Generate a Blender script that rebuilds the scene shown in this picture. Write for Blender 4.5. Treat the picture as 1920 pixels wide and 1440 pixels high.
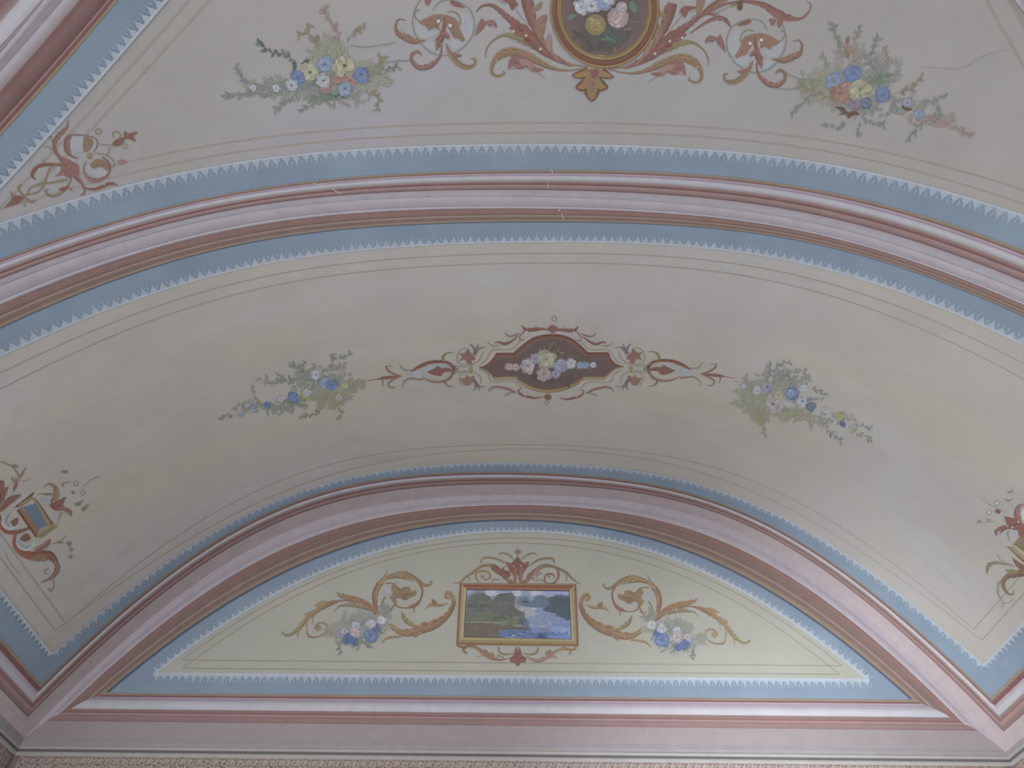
import bpy, math, random
from mathutils import Vector
from mathutils.geometry import tessellate_polygon
random.seed(7)
for o in list(bpy.data.objects): bpy.data.objects.remove(o)
EXPOSURE = -0.38
GAIN = (1.15, 1.155, 1.17)
SC = bpy.context.scene
COL = SC.collection
S = 2.6                                   # metres per unit (unit = half width of the vault panel)
# ---------------------------------------------------------------- camera
F, CX, CZ, YAW, PIT = 1308.5336, -0.0562, -0.0937, 0.0263, 0.8586
def W(x, y, z): return Vector((x*S, y*S, (z-CZ)*S+1.6))
cam_d = bpy.data.cameras.new('camera'); cam = bpy.data.objects.new('camera', cam_d); COL.objects.link(cam)
FW = Vector((math.sin(YAW)*math.cos(PIT), math.cos(YAW)*math.cos(PIT), math.sin(PIT)))
RT = Vector((math.cos(YAW), -math.sin(YAW), 0)); UP = RT.cross(FW)
cam.location = W(CX, 0, CZ)
cam.rotation_euler = FW.to_track_quat('-Z', 'Y').to_euler()
cam_d.sensor_fit = 'HORIZONTAL'; cam_d.sensor_width = 36.0; cam_d.lens = 36.0*F/1920.0
cam_d.clip_start = 0.05
SC.camera = cam
# ---------------------------------------------------------------- exposure, world, lights
SC.view_settings.view_transform = 'Standard'; SC.view_settings.look = 'None'
SC.view_settings.gamma = 1.0; SC.view_settings.use_curve_mapping = False
SC.view_settings.exposure = EXPOSURE
wd = bpy.data.worlds.new('sky'); SC.world = wd; wd.use_nodes = True
bg = wd.node_tree.nodes['Background']; bg.inputs[0].default_value = (0.72, 0.82, 1.0, 1); bg.inputs[1].default_value = 1.0
def area(name, loc, target, sx, sy, power, col, spread=180):
    l = bpy.data.lights.new(name, 'AREA'); l.shape = 'RECTANGLE'; l.size = sx; l.size_y = sy
    l.energy = power; l.color = col; l.spread = math.radians(spread)
    o = bpy.data.objects.new(name, l); COL.objects.link(o); o.location = loc
    o.rotation_euler = (Vector(target)-Vector(loc)).to_track_quat('-Z', 'Y').to_euler()
    return o
# daylight entering by the tall windows of the back, left and right walls
YBK = 2*(-0.4096)-1.5362
for sx in (-0.47, 0.47):
    area('daylight_back', W(sx, YBK+0.01, 0.03), W(sx*0.5, 0.6, 0.1), 1.25, 1.95, 120, (0.94, 0.965, 1.0))
for yy, pl, pr in ((-0.70, 70, 24), (0.40, 92, 48)):
    area('daylight_left', W(-1.025, yy, 0.02), W(0.6, yy+0.6, 0.0), 1.1, 1.9, pl, (0.94, 0.965, 1.0))
    area('daylight_right', W(1.025, yy, 0.02), W(-0.6, yy+0.6, -0.12), 1.1, 1.9, pr, (0.94, 0.965, 1.0))
# sunlight thrown up through the left front window on to the right half of the end wall
area('reflected_sunlight', W(-0.98, 0.2, -0.45), W(0.60, 1.5362, 0.50), 0.5, 0.9, 15, (0.90, 0.97, 1.0), 26)
area('reflected_sunlight', W(-0.98, -0.5, -0.45), W(0.97, 1.05, 0.70), 0.5, 0.9, 6, (0.90, 0.97, 1.0), 34)
# ---------------------------------------------------------------- surfaces of the vault (measured profile)
def zc(x): return 1.2034-0.1871*x*x-0.4222*x**4+0.0204*x-0.0233*x**3
def dzc(x): return -0.3742*x-1.6888*x**3+0.0204-0.0699*x*x
Y0, WX, YR, ZS = 1.5362, 1.035, 0.636, 0.5245      # lunette wall, side wall, crease of the cross rib, springing
YC = 0.553; GS = 0.93                            # groin corner and its slope in plan
YM = YC-WX*GS                                       # centre of the groin vault
CE = 0.003                                          # cell surface sits this much higher than the soffit
def xg(y): return abs(y-YM)/GS                      # half distance of groin at y
def surf_z(s, x, y):
    if s == 'B': return zc(x)
    if s == 'C': return zc(x)+CE
    if s == 'GL': return zc(-min(WX, xg(y)))+CE
    if s == 'GR': return zc(min(WX, xg(y)))+CE
def pos(s, u, v, h=0.0):
    """surface point (u, v) lifted h metres off the plaster towards the room"""
    if s == 'L': return W(u, Y0, v)+Vector((0, -h, 0))
    if s == 'WL': return W(-WX, u, v)+Vector((h, 0, 0))
    if s == 'WR': return W(WX, u, v)+Vector((-h, 0, 0))
    z = surf_z(s, u, v)
    if s in ('B', 'C'):
        g = dzc(u); n = Vector((g, 0, -1)).normalized()
    else:
        e = 1e-3; g = (surf_z(s, u, v+e)-surf_z(s, u, v-e))/(2*e); n = Vector((0, g, -1)).normalized()
    return W(u, v, z)+n*h
def ray(px, py): return FW+RT*((px-960)/F)-UP*((py-720)/F)
def hit(s, px, py):
    """where the sight line of photo point px, py meets surface s, as its (u, v)"""
    d = ray(px, py)
    if s == 'L': t = Y0/d.y; return (CX+d.x*t, CZ+d.z*t)
    if s == 'WL': t = (-WX-CX)/d.x; return (d.y*t, CZ+d.z*t)
    if s == 'WR': t = (WX-CX)/d.x; return (d.y*t, CZ+d.z*t)
    f = lambda t: CZ+d.z*t-surf_z(s, CX+d.x*t, d.y*t)
    lo = 0.2; hi = 3.2
    for _ in range(60):
        t = lo+0.05
        if f(t) > 0: hi = t; break
        lo = t
    fl, fh = f(lo), f(hi)
    for _ in range(7):
        m = lo-fl*(hi-lo)/(fh-fl) if fh != fl else (lo+hi)/2
        fm = f(m)
        if abs(fm) < 1e-7: lo = m; break
        if fm > 0: hi, fh = m, fm
        else: lo, fl = m, fm
    return (CX+d.x*lo, d.y*lo)
# ---------------------------------------------------------------- materials
def lin(c):
    c = c/255.0
    return c/12.92 if c <= 0.04045 else ((c+0.055)/1.055)**2.4
def tone(c):                                        # photo colour -> pigment albedo
    return tuple(min(0.9, lin(v)*g) for v, g in zip(c, GAIN))
def mat(name, base=None, rough=0.75, noise=0.06, streak=None, mottle=None, bump=0.0, attr=False, scale=6.0):
    m = bpy.data.materials.new(name); m.use_nodes = True; nt = m.node_tree; N = nt.nodes; Lk = nt.links
    b = N['Principled BSDF']; b.inputs['Roughness'].default_value = rough
    b.inputs['Specular IOR Level'].default_value = 0.25
    if attr:
        a = N.new('ShaderNodeAttribute'); a.attribute_name = 'Col'; c = a.outputs['Color']
    else:
        r = N.new('ShaderNodeRGB'); r.outputs[0].default_value = (*tone(base), 1); c = r.outputs[0]
    tc = N.new('ShaderNodeNewGeometry').outputs['Position']
    def nz(sc, det, mp=None, rg=0.6):
        n = N.new('ShaderNodeTexNoise'); n.inputs['Scale'].default_value = sc; n.inputs['Detail'].default_value = det
        n.inputs['Roughness'].default_value = rg
        if mp:
            k = N.new('ShaderNodeMapping'); k.inputs['Scale'].default_value = mp; Lk.new(tc, k.inputs[0]); Lk.new(k.outputs[0], n.inputs['Vector'])
        else: Lk.new(tc, n.inputs['Vector'])
        return n.outputs['Fac']
    def mix(c, fac, col, lo, hi, amt, blend='MIX'):
        mr = N.new('ShaderNodeMapRange'); mr.inputs[1].default_value = lo; mr.inputs[2].default_value = hi; mr.inputs[4].default_value = amt
        Lk.new(fac, mr.inputs[0])
        x = N.new('ShaderNodeMix'); x.data_type = 'RGBA'; x.blend_type = blend
        Lk.new(mr.outputs[0], x.inputs[0]); Lk.new(c, x.inputs[6]); x.inputs[7].default_value = (*col, 1)
        return x.outputs[2]
    if mottle:
        for (col, sc, mp, lo, hi, amt) in mottle: c = mix(c, nz(sc, 4, mp), tone(col), lo, hi, amt)
    if noise:
        f = nz(scale, 5)
        c = mix(c, f, (1-noise*2,)*3, 0.35, 0.7, 1.0, 'MULTIPLY')
    Lk.new(c, b.inputs['Base Color'])
    if bump:
        bp = N.new('ShaderNodeBump'); bp.inputs['Strength'].default_value = 0.35; bp.inputs['Distance'].default_value = bump
        Lk.new(nz(9, 6), bp.inputs['Height']); Lk.new(bp.outputs[0], b.inputs['Normal'])
    return m
PAINT = mat('painted_pigment', attr=True, noise=0.05, scale=14)
PLASTER_V = mat('beige_vault_plaster', (166, 160, 152), noise=0.035, bump=0.012, scale=3,
    mottle=[((171, 168, 172), 0.8, None, 0.45, 0.75, 0.45), ((172, 163, 142), 1.1, (0.6, 1.6, 0.6), 0.5, 0.75, 0.5),
            ((174, 174, 177), 2.2, (0.45, 2.2, 0.45), 0.56, 0.75, 0.35), ((150, 147, 138), 3.0, (0.3, 2.0, 0.3), 0.55, 0.75, 0.3)])
PLASTER_C = mat('lilac_beige_vault_plaster', (157, 152, 148), noise=0.03, bump=0.012, scale=3,
    mottle=[((160, 156, 168), 0.8, None, 0.45, 0.75, 0.6), ((160, 153, 142), 1.1, (0.6, 1.6, 0.6), 0.5, 0.75, 0.4)])
PLASTER_L = mat('cream_lunette_plaster', (160, 158, 148), noise=0.03, bump=0.006, scale=3,
    mottle=[((170, 166, 156), 1.6, None, 0.45, 0.7, 0.4)])
PLAIN = mat('plain_room_plaster', (165, 165, 165), noise=0.05)
FLOOR = mat('pale_stone_floor', (175, 175, 172), noise=0.1, rough=0.5)
# ---------------------------------------------------------------- mesh building
class MB:
    def __init__(s): s.v = []; s.f = []; s.c = []
    def quadstrip(s, a, b, col, col2=None):
        i0 = len(s.v); n = len(a); col2 = col2 or col
        for p, q in zip(a, b): s.v += [p, q]
        for i in range(n): s.c += [col, col2]
        for i in range(n-1): s.f.append((i0+2*i, i0+2*i+1, i0+2*i+3, i0+2*i+2))
    def grid(s, rows, cols):
        i0 = len(s.v); n = len(rows[0])
        for r, c in zip(rows, cols):
            for p in r: s.v.append(p); s.c.append(c)
        for j in range(len(rows)-1):
            for i in range(n-1): s.f.append((i0+j*n+i, i0+j*n+i+1, i0+(j+1)*n+i+1, i0+(j+1)*n+i))
    def poly(s, pts, col):
        i0 = len(s.v); s.v += pts; s.c += [col]*len(pts)
        for t in tessellate_polygon([pts]): s.f.append(tuple(i0+k for k in t))
def link_mesh(name, mb, m, parent=None, origin=None, smooth=False, flipto=True):
    me = bpy.data.meshes.new(name)
    o0 = Vector(origin) if origin is not None else Vector((0, 0, 0))
    me.from_pydata([p-o0 for p in mb.v], [], mb.f); me.update()
    if m is PAINT:
        ca = me.color_attributes.new('Col', 'FLOAT_COLOR', 'POINT')
        flat = []
        for c in mb.c: flat += [c[0], c[1], c[2], 1.0]
        ca.data.foreach_set('color', flat)
    me.materials.append(m)
    if smooth: me.polygons.foreach_set('use_smooth', [True]*len(me.polygons))
    o = bpy.data.objects.new(name, me); COL.objects.link(o)
    if parent is not None:
        o.parent = parent
        o.location = o0-parent.location
    else: o.location = o0
    return o
def tag(o, label=None, cat=None, group=None, kind=None):
    for k, v in (('label', label), ('category', cat), ('group', group), ('kind', kind)):
        if v: o[k] = v
    return o
def empty(name, loc, **k):
    o = bpy.data.objects.new(name, None); COL.objects.link(o); o.location = loc; o.empty_display_size = 0.1
    return tag(o, **k)
XS = [-WX+2*WX*i/320 for i in range(321)]
# ---------------------------------------------------------------- room shell
def surf_patch(name, s, us, vfun, parent, m=PLASTER_V, label=None):
    """a sheet of surface s; vfun(u) gives the list of v for that u"""
    mb = MB(); rows = [[pos(s, u, v) for v in vfun(u)] for u in us]
    mb.grid(rows, [(1, 1, 1)]*len(rows))
    o = link_mesh(name, mb, m, parent, smooth=True)
    if label: o['label'] = label
    return o
YB1 = 2*YM-YR; YB2 = 2*YM-Y0                        # rib and end wall behind the camera
mb = MB(); rows = [[pos('B', x, YR), pos('B', x, Y0+0.03)] for x in XS]; mb.grid(rows, [(1,1,1)]*len(rows))
vault = tag(link_mesh('ceiling', mb, PLASTER_V, smooth=True), label='painted barrel and groin vault ceiling', kind='structure')
surf_patch('vault_soffit', 'B', XS, lambda u: [YB2, YB1], vault)
# little step between soffit and cell, rounded
mb = MB(); rows = []
for k in range(7):
    t = k/6; y = YR-0.010*t; dz = CE*(0.5-0.5*math.cos(math.pi*t))
    rows.append([W(x, y, zc(x)+dz) for x in XS])
mb.grid(rows, [(1,1,1)]*7); link_mesh('rib_step', mb, PLASTER_V, vault, smooth=True)
mb = MB(); rows = [[W(x, YB1, zc(x)+d) for x in XS] for d in (0, CE)]; mb.grid(rows, [(1,1,1)]*2); link_mesh('rib_step', mb, PLASTER_V, vault)
def cell(u):
    d = max(0.0, abs(u)*GS)
    return [YM+d, YR-0.010]
surf_patch('vault_web', 'C', XS, cell, vault, PLASTER_C)
surf_patch('vault_web', 'C', XS, lambda u: [YB1, YM-abs(u)*GS], vault, PLASTER_C)
YS = [YM-WX*GS+2*WX*GS*i/240 for i in range(241)]
for s, sg in (('GL', -1), ('GR', 1)):
    mb = MB(); rows = []
    for y in YS:
        g = xg(y); rows.append([pos(s, sg*min(g, WX), y), pos(s, sg*WX, y)])
    mb.grid(rows, [(1,1,1)]*len(rows)); link_mesh('vault_web', mb, PLASTER_V, vault, smooth=True)
# walls
def wall(name, quads, m=PLAIN, parent=None):
    mb = MB()
    for q in quads:
        i = len(mb.v); mb.v += q; mb.c += [(1,1,1)]*4; mb.f.append((i, i+1, i+2, i+3))
    o = link_mesh(name, mb, m, parent); o['kind'] = 'structure'; return o
ZF = CZ-1.6/S
mb = MB(); rows = [[W(x, Y0, ZS) if k == 0 else W(x, Y0, zc(x)) for k in (0, 1)] for x in XS]; mb.grid(rows, [(1,1,1)]*len(rows))
lun = tag(link_mesh('wall_far', mb, PLASTER_L), label='cream lunette end wall under the barrel vault', kind='structure')
mb = MB(); rows = [[W(x, Y0, ZF), W(x, Y0, ZS)] for x in (-WX, WX)]; mb.grid(rows, [(1,1,1)]*2); link_mesh('wall_panel', mb, PLAIN, lun)
mb = MB()
# back wall with two tall window openings
def holed(mk, a0, a1, z0, z1, holes):
    """rectangle a0..a1 x z0..z1 in wall coordinates with rectangular holes (a, b, c, d)"""
    A = sorted({a0, a1, *[h[0] for h in holes], *[h[1] for h in holes]}); Z = sorted({z0, z1, *[h[2] for h in holes], *[h[3] for h in holes]})
    q = []
    for i in range(len(A)-1):
        for j in range(len(Z)-1):
            ca, cz_ = (A[i]+A[i+1])/2, (Z[j]+Z[j+1])/2
            if any(h[0] < ca < h[1] and h[2] < cz_ < h[3] for h in holes): continue
            q.append([mk(A[i], Z[j]), mk(A[i+1], Z[j]), mk(A[i+1], Z[j+1]), mk(A[i], Z[j+1])])
    return q
HB = [(-0.72, -0.22, -0.35, 0.42), (0.22, 0.72, -0.35, 0.42)]
HR = [(-0.92, -0.48, -0.35, 0.40), (0.18, 0.62, -0.35, 0.40)]
HL = HR
wall('wall_back', holed(lambda a, z: W(a, YB2, z), -WX, WX, ZF, ZS, HB))
wall('wall_left', holed(lambda a, z: W(-WX, a, z), YB2, Y0, ZF, ZS, HL))
wall('wall_right', holed(lambda a, z: W(WX, a, z), YB2, Y0, ZF, ZS, HR))
mb = MB(); rows = [[W(x, YB2, ZS), W(x, YB2, zc(x))] for x in XS]; mb.grid(rows, [(1,1,1)]*len(rows))
link_mesh('wall_back', mb, PLASTER_L)['kind'] = 'structure'
for s, sg in (('GL', -1), ('GR', 1)):                # lunettes of the side webs
    mb = MB(); rows = [[W(sg*WX, y, ZS), pos(s, sg*WX, y)] for y in YS]; mb.grid(rows, [(1,1,1)]*len(rows))
    link_mesh('wall_left' if sg < 0 else 'wall_right', mb, PLASTER_L)['kind'] = 'structure'
mb = MB(); mb.grid([[W(-WX, YB2, ZF), W(-WX, Y0, ZF)], [W(WX, YB2, ZF), W(WX, Y0, ZF)]], [(1,1,1)]*2)
link_mesh('floor', mb, FLOOR)['kind'] = 'structure'
# ---------------------------------------------------------------- painted borders and mouldings
import numpy as np
def fitpoly(s, pts, deg, swap=False, clamp=None):
    uv = [hit(s, *p) for p in pts]
    a = np.array([q[1] if swap else q[0] for q in uv]); b = np.array([q[0] if swap else q[1] for q in uv])
    c = np.polyfit(a, b, deg)
    return lambda t: float(np.polyval(c, t))
# curves that run across the vault, y as a function of x (measured points of the photograph laid on the plaster)
cB_blue_n = fitpoly('B', [(76,1291),(163,1195),(292,1090),(365,1037.5),(800,894),(967,881),(1050,884),(1196,905),(1517,1026),(1622,1099),(1739,1195),(1856,1305)], 4)
cB_lace_n = fitpoly('B', [(100.6,1227),(204,1131),(291.7,1067),(364.6,1020),(800,878),(925,864.5),(1050,868.5),(1196,886),(1552,1022),(1646,1079),(1739,1154),(1847,1253)], 4)
cB_l1_n = fitpoly('B', [(109,1177),(250,1080),(317,1033),(800,852),(1020,844),(1142,850),(1608,1027.5),(1667,1070),(1723,1112),(1850,1207)], 4)
cB_l2_n = fitpoly('B', [(131,1167),(233,1072),(317,1015),(832,841),(922,833.5),(1039,833),(1142,839),(1600,1007),(1683,1063),(1750,1112),(1829,1183)], 4)
cB_blue_f = fitpoly('B', [(0,615),(125,562.5),(250,514),(375,475),(475,454),(800,422),(946,416),(1058,416.5),(1196,419),(1500,451),(1719,514),(1916,591)], 4)
cB_lace_f = fitpoly('B', [(0,666),(250,562),(475,497),(800,460),(1058,450),(1196,455),(1500,494),(1719,555),(1850,613)], 3)
cB_l1_f = fitpoly('B', [(0,702.5),(250,586),(475,524),(800,483.5),(1058,474),(1196,477),(1500,518),(1782,615)], 3)
cB_l2_f = fitpoly('B', [(0,730),(250,615),(475,542),(800,501),(1058,493),(1196,497),(1500,537),(1721,615)], 3)
cC_blue = fitpoly('C', [(0,486),(125,440),(250,402.5),(650,335),(875,320),(946,317.5),(1058,317),(1196,320),(1500,349),(1719,403),(1916,464)], 3)
cC_lace = fitpoly('C', [(0,420),(167,368),(317,331),(400,311),(650,282),(875,274),(1058,271.5),(1440,292),(1690,337.5),(1916,404)], 3)
cC_l2 = fitpoly('C', [(217,332.5),(317,307),(400,291),(650,262.5),(800,255),(1058,247),(1196,250),(1440,266),(1690,317.5),(1916,379)], 3)
cC_l1 = fitpoly('C', [(233,305),(317,287.5),(400,271),(650,242.5),(800,235.6),(1037,229),(1196,231.5),(1440,249),(1690,295),(1915,352)], 3)
# diagonal lines of the groin cell: x as a function of y (left side; the right side mirrors it)
dC_blue = fitpoly('C', [(0,255),(110,131),(222,0)], 1, True)
dC_lace = fitpoly('C', [(0,349),(155,180),(310,0)], 1, True)
dC_l2 = fitpoly('C', [(140,240),(245,125),(355,0)], 1, True)
dC_l1 = fitpoly('C', [(175,237),(287.5,117.5),(392,0)], 1, True)
dRA = fitpoly('C', [(1850,0),(1885,62),(1920,125)], 1, True)
# lunette arch, z as a function of x
cL = [fitpoly('L', P, 4) for P in (
  [(205,1297),(321,1201),(437.5,1125),(554,1066),(667,1020),(800,987.5),(925,974),(1050,982),(1196,1005),(1308,1040),(1417,1095),(1506,1148),(1622,1237),(1707,1311)],
  [(287,1263.5),(437.5,1167),(530,1103),(742,1024),(800,1012),(971,996.5),(1196,1028),(1242,1042),(1417,1123),(1476.7,1158),(1630,1278)],
  [(338,1240),(520,1123),(620,1077),(720,1042),(800,1022.5),(971,1008),(1196,1041),(1360,1099),(1576,1247)],
  [(344,1252),(520,1135),(620,1090),(737,1046),(800,1033),(971,1018),(1196,1053),(1360,1116),(1570,1262)])]
def arch(f):                                        # 0 = crease with the vault, 1 = edge of the blue band
    def g(x):
        return zc(x)+(cL[0](x)-zc(x))*f
    return g
def baseline(p600, p1400):
    a = hit('L', 600, p600); b = hit('L', 1400, p1400)
    k = (b[1]-a[1])/(b[0]-a[0])
    return lambda x: a[1]+k*(x-a[0])
def root(f, lo, hi):
    fl = f(lo)
    for _ in range(50):
        m = (lo+hi)/2
        if (f(m) > 0) == (fl > 0): lo = m
        else: hi = m
    return (lo+hi)/2
def lsp(a, b, n): return [a+(b-a)*i/n for i in range(n+1)]
def blend(c1, c2, t): return tuple(a+(b-a)*t for a, b in zip(c1, c2))
def T(*c): return tone(c)
PAL = dict(blue=(125,138,152), pinks=(168,154,154), gold=(143,122,104), dark=(120,86,84), pinkl=(166,146,154), greyl=(146,134,146), white=(177,173,181),
    red=(126,92,90), hi=(152,124,120), reddish=(136,112,111), pink=(144,133,134), pinkw=(165,156,161), brown=(128,97,89),
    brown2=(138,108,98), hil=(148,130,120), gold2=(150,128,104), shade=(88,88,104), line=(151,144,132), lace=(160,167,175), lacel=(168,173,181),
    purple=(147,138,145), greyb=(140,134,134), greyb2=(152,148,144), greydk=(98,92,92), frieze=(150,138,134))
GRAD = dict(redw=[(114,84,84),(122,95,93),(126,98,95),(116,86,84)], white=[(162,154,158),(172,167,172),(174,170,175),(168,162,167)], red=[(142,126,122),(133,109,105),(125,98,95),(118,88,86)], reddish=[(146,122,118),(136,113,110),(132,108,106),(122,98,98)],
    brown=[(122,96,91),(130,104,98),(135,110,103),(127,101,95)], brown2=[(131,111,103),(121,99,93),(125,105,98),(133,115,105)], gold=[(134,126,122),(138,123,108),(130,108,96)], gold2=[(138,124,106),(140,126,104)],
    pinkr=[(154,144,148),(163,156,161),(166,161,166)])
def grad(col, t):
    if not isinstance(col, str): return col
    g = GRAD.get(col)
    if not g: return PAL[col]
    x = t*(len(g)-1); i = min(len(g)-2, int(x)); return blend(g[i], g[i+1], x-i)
def rod(mb, a, b, col, bulge, h0, s, n=6):
    """moulded strip between uv polylines a and b: raised to a low rounded profile bulge metres high"""
    rows = []; cols = []
    for k in range(n+1):
        t = k/n; hh = h0+bulge*math.sin(math.pi*t)
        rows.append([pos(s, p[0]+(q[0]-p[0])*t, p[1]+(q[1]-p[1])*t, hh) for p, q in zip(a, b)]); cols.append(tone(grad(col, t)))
    mb.grid(rows, cols)
def strip(name, s, a, b, col, parent, h=0.0015, bulge=0.0, label=None):
    mb = MB()
    if bulge: rod(mb, a, b, col, bulge, h, s)
    else:
        rod(mb, a, b, col, 0.0, h, s, 2)
    o = link_mesh(name, mb, PAINT, parent, smooth=True)
    if label: o['label'] = label
    return o
def offs(s, a, w):                                  # thin line: uv polyline widened by w (uv units)
    out1, out2 = [], []
    for i, p in enumerate(a):
        q0 = a[max(0, i-1)]; q1 = a[min(len(a)-1, i+1)]
        du, dv = q1[0]-q0[0], q1[1]-q0[1]; L = math.hypot(du, dv) or 1
        n = (-dv/L*w/2, du/L*w/2)
        out1.append((p[0]+n[0], p[1]+n[1])); out2.append((p[0]-n[0], p[1]-n[1]))
    return out1, out2
def line(name, s, a, w, col, parent, h=0.0009):
    p, q = offs(s, a, w); return strip(name, s, p, q, col, parent, h)
TOOTH = [(-.36,0),(-.37,.22),(-.22,.46),(-.11,.56),(0,1.0),(.11,.56),(.22,.46),(.37,.22),(.36,0)]
DROP = [(.47,0),(.47,.5),(.425,.7),(.5,.98),(.575,.7),(.53,.5),(.53,0)]
def metric(s, p, q): return (pos(s, *p)-pos(s, *q)).length
def lace(s, a, side, pitch, height, parent, lw=0.008, start=0.5, hh=0.0016):
    """edging along uv polyline a, teeth pointing to `side` (+1 left of travel); pitch/height in metres"""
    L = [0.0]
    for p, q in zip(a, a[1:]): L.append(L[-1]+metric(s, p, q))
    n = max(1, round(L[-1]/pitch)); st = L[-1]/n
    mb = MB(); col = tone(PAL['lace']); col2 = tone(PAL['lacel'])
    def at(d):
        d = min(max(d, 0), L[-1]); i = max([k for k in range(len(L)-1) if L[k] <= d] or [0])
        t = (d-L[i])/((L[i+1]-L[i]) or 1); p, q = a[i], a[i+1]
        return pos(s, p[0]+(q[0]-p[0])*t, p[1]+(q[1]-p[1])*t, hh)
    def frame(d):
        P = at(d); A = at(d-0.01); B = at(d+0.01); t = (B-A).normalized()
        i = int(min(len(a)-2, d/L[-1]*(len(a)-1))); nn = (pos(s, *a[i], 0.05)-pos(s, *a[i], 0)).normalized()
        return P, t, t.cross(nn)*side
    rr = random.Random(3)
    for k in range(n):
        d = (k+start)*st; P, t, nn = frame(d); j = rr.uniform(.82, 1.12); c = blend(col, tone(PAL['blue']), rr.uniform(0, .15))
        mb.poly([P+t*(x*st)+nn*(y*height*j) for x, y in TOOTH], c)
        mb.poly([P+t*((x+0.0)*st)+nn*(y*height) for x, y in DROP], blend(c, tone(PAL['blue']), .3))
    o = tag(link_mesh('lace_edging', mb, PAINT, parent), kind='stuff')
    w = []
    for d in lsp(0, L[-1], len(a)-1):
        P, t, nn = frame(d); nz = t.cross(nn)*side*-0.0008; w.append((P-nn*lw*0.75+nz, P+nn*lw*0.6+nz))
    m2 = MB(); m2.quadstrip([q[0] for q in w], [q[1] for q in w], col2); link_mesh('white_edge_line', m2, PAINT, parent)
# ===== soffit panel (between the end wall and the cross rib)
def xside(zpx, s, sg):                               # |x| of the point of the soffit seen at photo x=0 / 1920
    return hit('B', *zpx)[0]
X_blue, X_lace, X_l1, X_l2 = 0.999, 0.979, 0.9645, 0.954
ts = lambda a, b: lsp(a, b, 240)
def ringB(x, cn, cf):
    return dict(near=[(u, cn(u)) for u in ts(-x, x)], far=[(u, cf(u)) for u in ts(-x, x)],
        left=[(-x, v) for v in lsp(cn(-x), cf(-x), 24)], right=[(x, v) for v in lsp(cn(x), cf(x), 30)])
r_blue = ringB(X_blue, cB_blue_n, cB_blue_f); r_lace = ringB(X_lace, cB_lace_n, cB_lace_f)
r_l1 = ringB(X_l1, cB_l1_n, cB_l1_f); r_l2 = ringB(X_l2, cB_l2_n, cB_l2_f)
BLUEM = mat('slate_blue_border_paint', PAL['blue'], noise=0.05, scale=4, mottle=[((136,151,164), 2.5, None, .5, .75, .5), ((122,132,150), 1.5, None, .5, .7, .5)])
def blueband(s, a, b, parent):
    mb = MB(); rod(mb, a, b, 'blue', 0.0, 0.0006, s, 10); return link_mesh('blue_band', mb, BLUEM, parent, smooth=True)
for k in ('near', 'far', 'left', 'right'): blueband('B', r_blue[k], r_lace[k], vault)
MP, MH = 0.040, 0.036
lace('B', r_lace['near'], 1, 0.047, 0.05, vault); lace('B', r_lace['far'], -1, 0.045, 0.044, vault)
lace('B', r_lace['left'], -1, MP, MH, vault, hh=0.004); lace('B', r_lace['right'], 1, MP, MH, vault, hh=0.004)
for r in (r_l1, r_l2):
    for k in ('near', 'far', 'left', 'right'): line('painted_line', 'B', r[k], 0.0026 if k in ('near', 'far') else 0.0012, 'line', vault, 0.0009 if k in ('near', 'far') else 0.0011)
# moulding on the soffit against the end wall and down the side walls
FN = [0, .09, .135, .25, .37, .52, 1.0]
XN = [X_blue, 1.0035, 1.0065, 1.0125, 1.0175, 1.0225, WX-0.001]
CN = ['gold', 'pinkl', 'white', 'red', 'reddish', 'pinks']
trim1 = tag(empty('trim_1', W(0, cB_blue_n(0), zc(0))), kind='structure', label='pink and white arched moulding framing the soffit beside the end wall')
def ring1(i):
    f = FN[i]; x = XN[i]; cn = lambda u: min(Y0-0.0005, cB_blue_n(u)+(Y0-cB_blue_n(u))*f)
    return dict(near=[(u, cn(u)) for u in ts(-x, x)], left=[(-x, v) for v in lsp(cn(-x), YR, 40)], right=[(x, v) for v in lsp(cn(x), YR, 40)])
BU = [0, .0015, .004, .002, .004, 0]
for i in range(6):
    a, b = ring1(i), ring1(i+1)
    for k in ('near', 'left', 'right'):
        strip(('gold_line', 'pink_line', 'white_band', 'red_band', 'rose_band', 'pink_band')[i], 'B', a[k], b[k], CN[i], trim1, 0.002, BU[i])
for k in ('near', 'left', 'right'):
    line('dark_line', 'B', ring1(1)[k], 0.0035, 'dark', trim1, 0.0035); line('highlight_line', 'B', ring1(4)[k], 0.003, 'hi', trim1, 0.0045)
# ===== cross rib: stripes between soffit panel and groin cell
trim2 = tag(empty('trim_2', W(0, YR, zc(0))), kind='structure', label='pink, white and brown striped cross rib arching over the vault')
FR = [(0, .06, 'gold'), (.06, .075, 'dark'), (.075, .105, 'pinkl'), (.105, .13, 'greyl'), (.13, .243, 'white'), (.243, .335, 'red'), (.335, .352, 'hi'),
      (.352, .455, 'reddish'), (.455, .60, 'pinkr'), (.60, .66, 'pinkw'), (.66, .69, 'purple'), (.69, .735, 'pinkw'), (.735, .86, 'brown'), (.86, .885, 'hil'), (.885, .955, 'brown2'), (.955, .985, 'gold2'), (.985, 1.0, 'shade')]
NM = {'redw':'red_band','pinkr':'pink_band','gold':'gold_line','dark':'dark_line','pinkl':'pink_line','greyl':'grey_line','white':'white_band','red':'red_band','hi':'highlight_line','reddish':'rose_band','pink':'pink_band','pinkw':'pale_pink_band','purple':'lilac_line','brown':'brown_band','hil':'highlight_line','brown2':'brown_band','gold2':'gold_line','shade':'shadow_line'}
cB2 = lambda x: cC_blue(x)+(cB_blue_f(x)-cC_blue(x))
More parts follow.
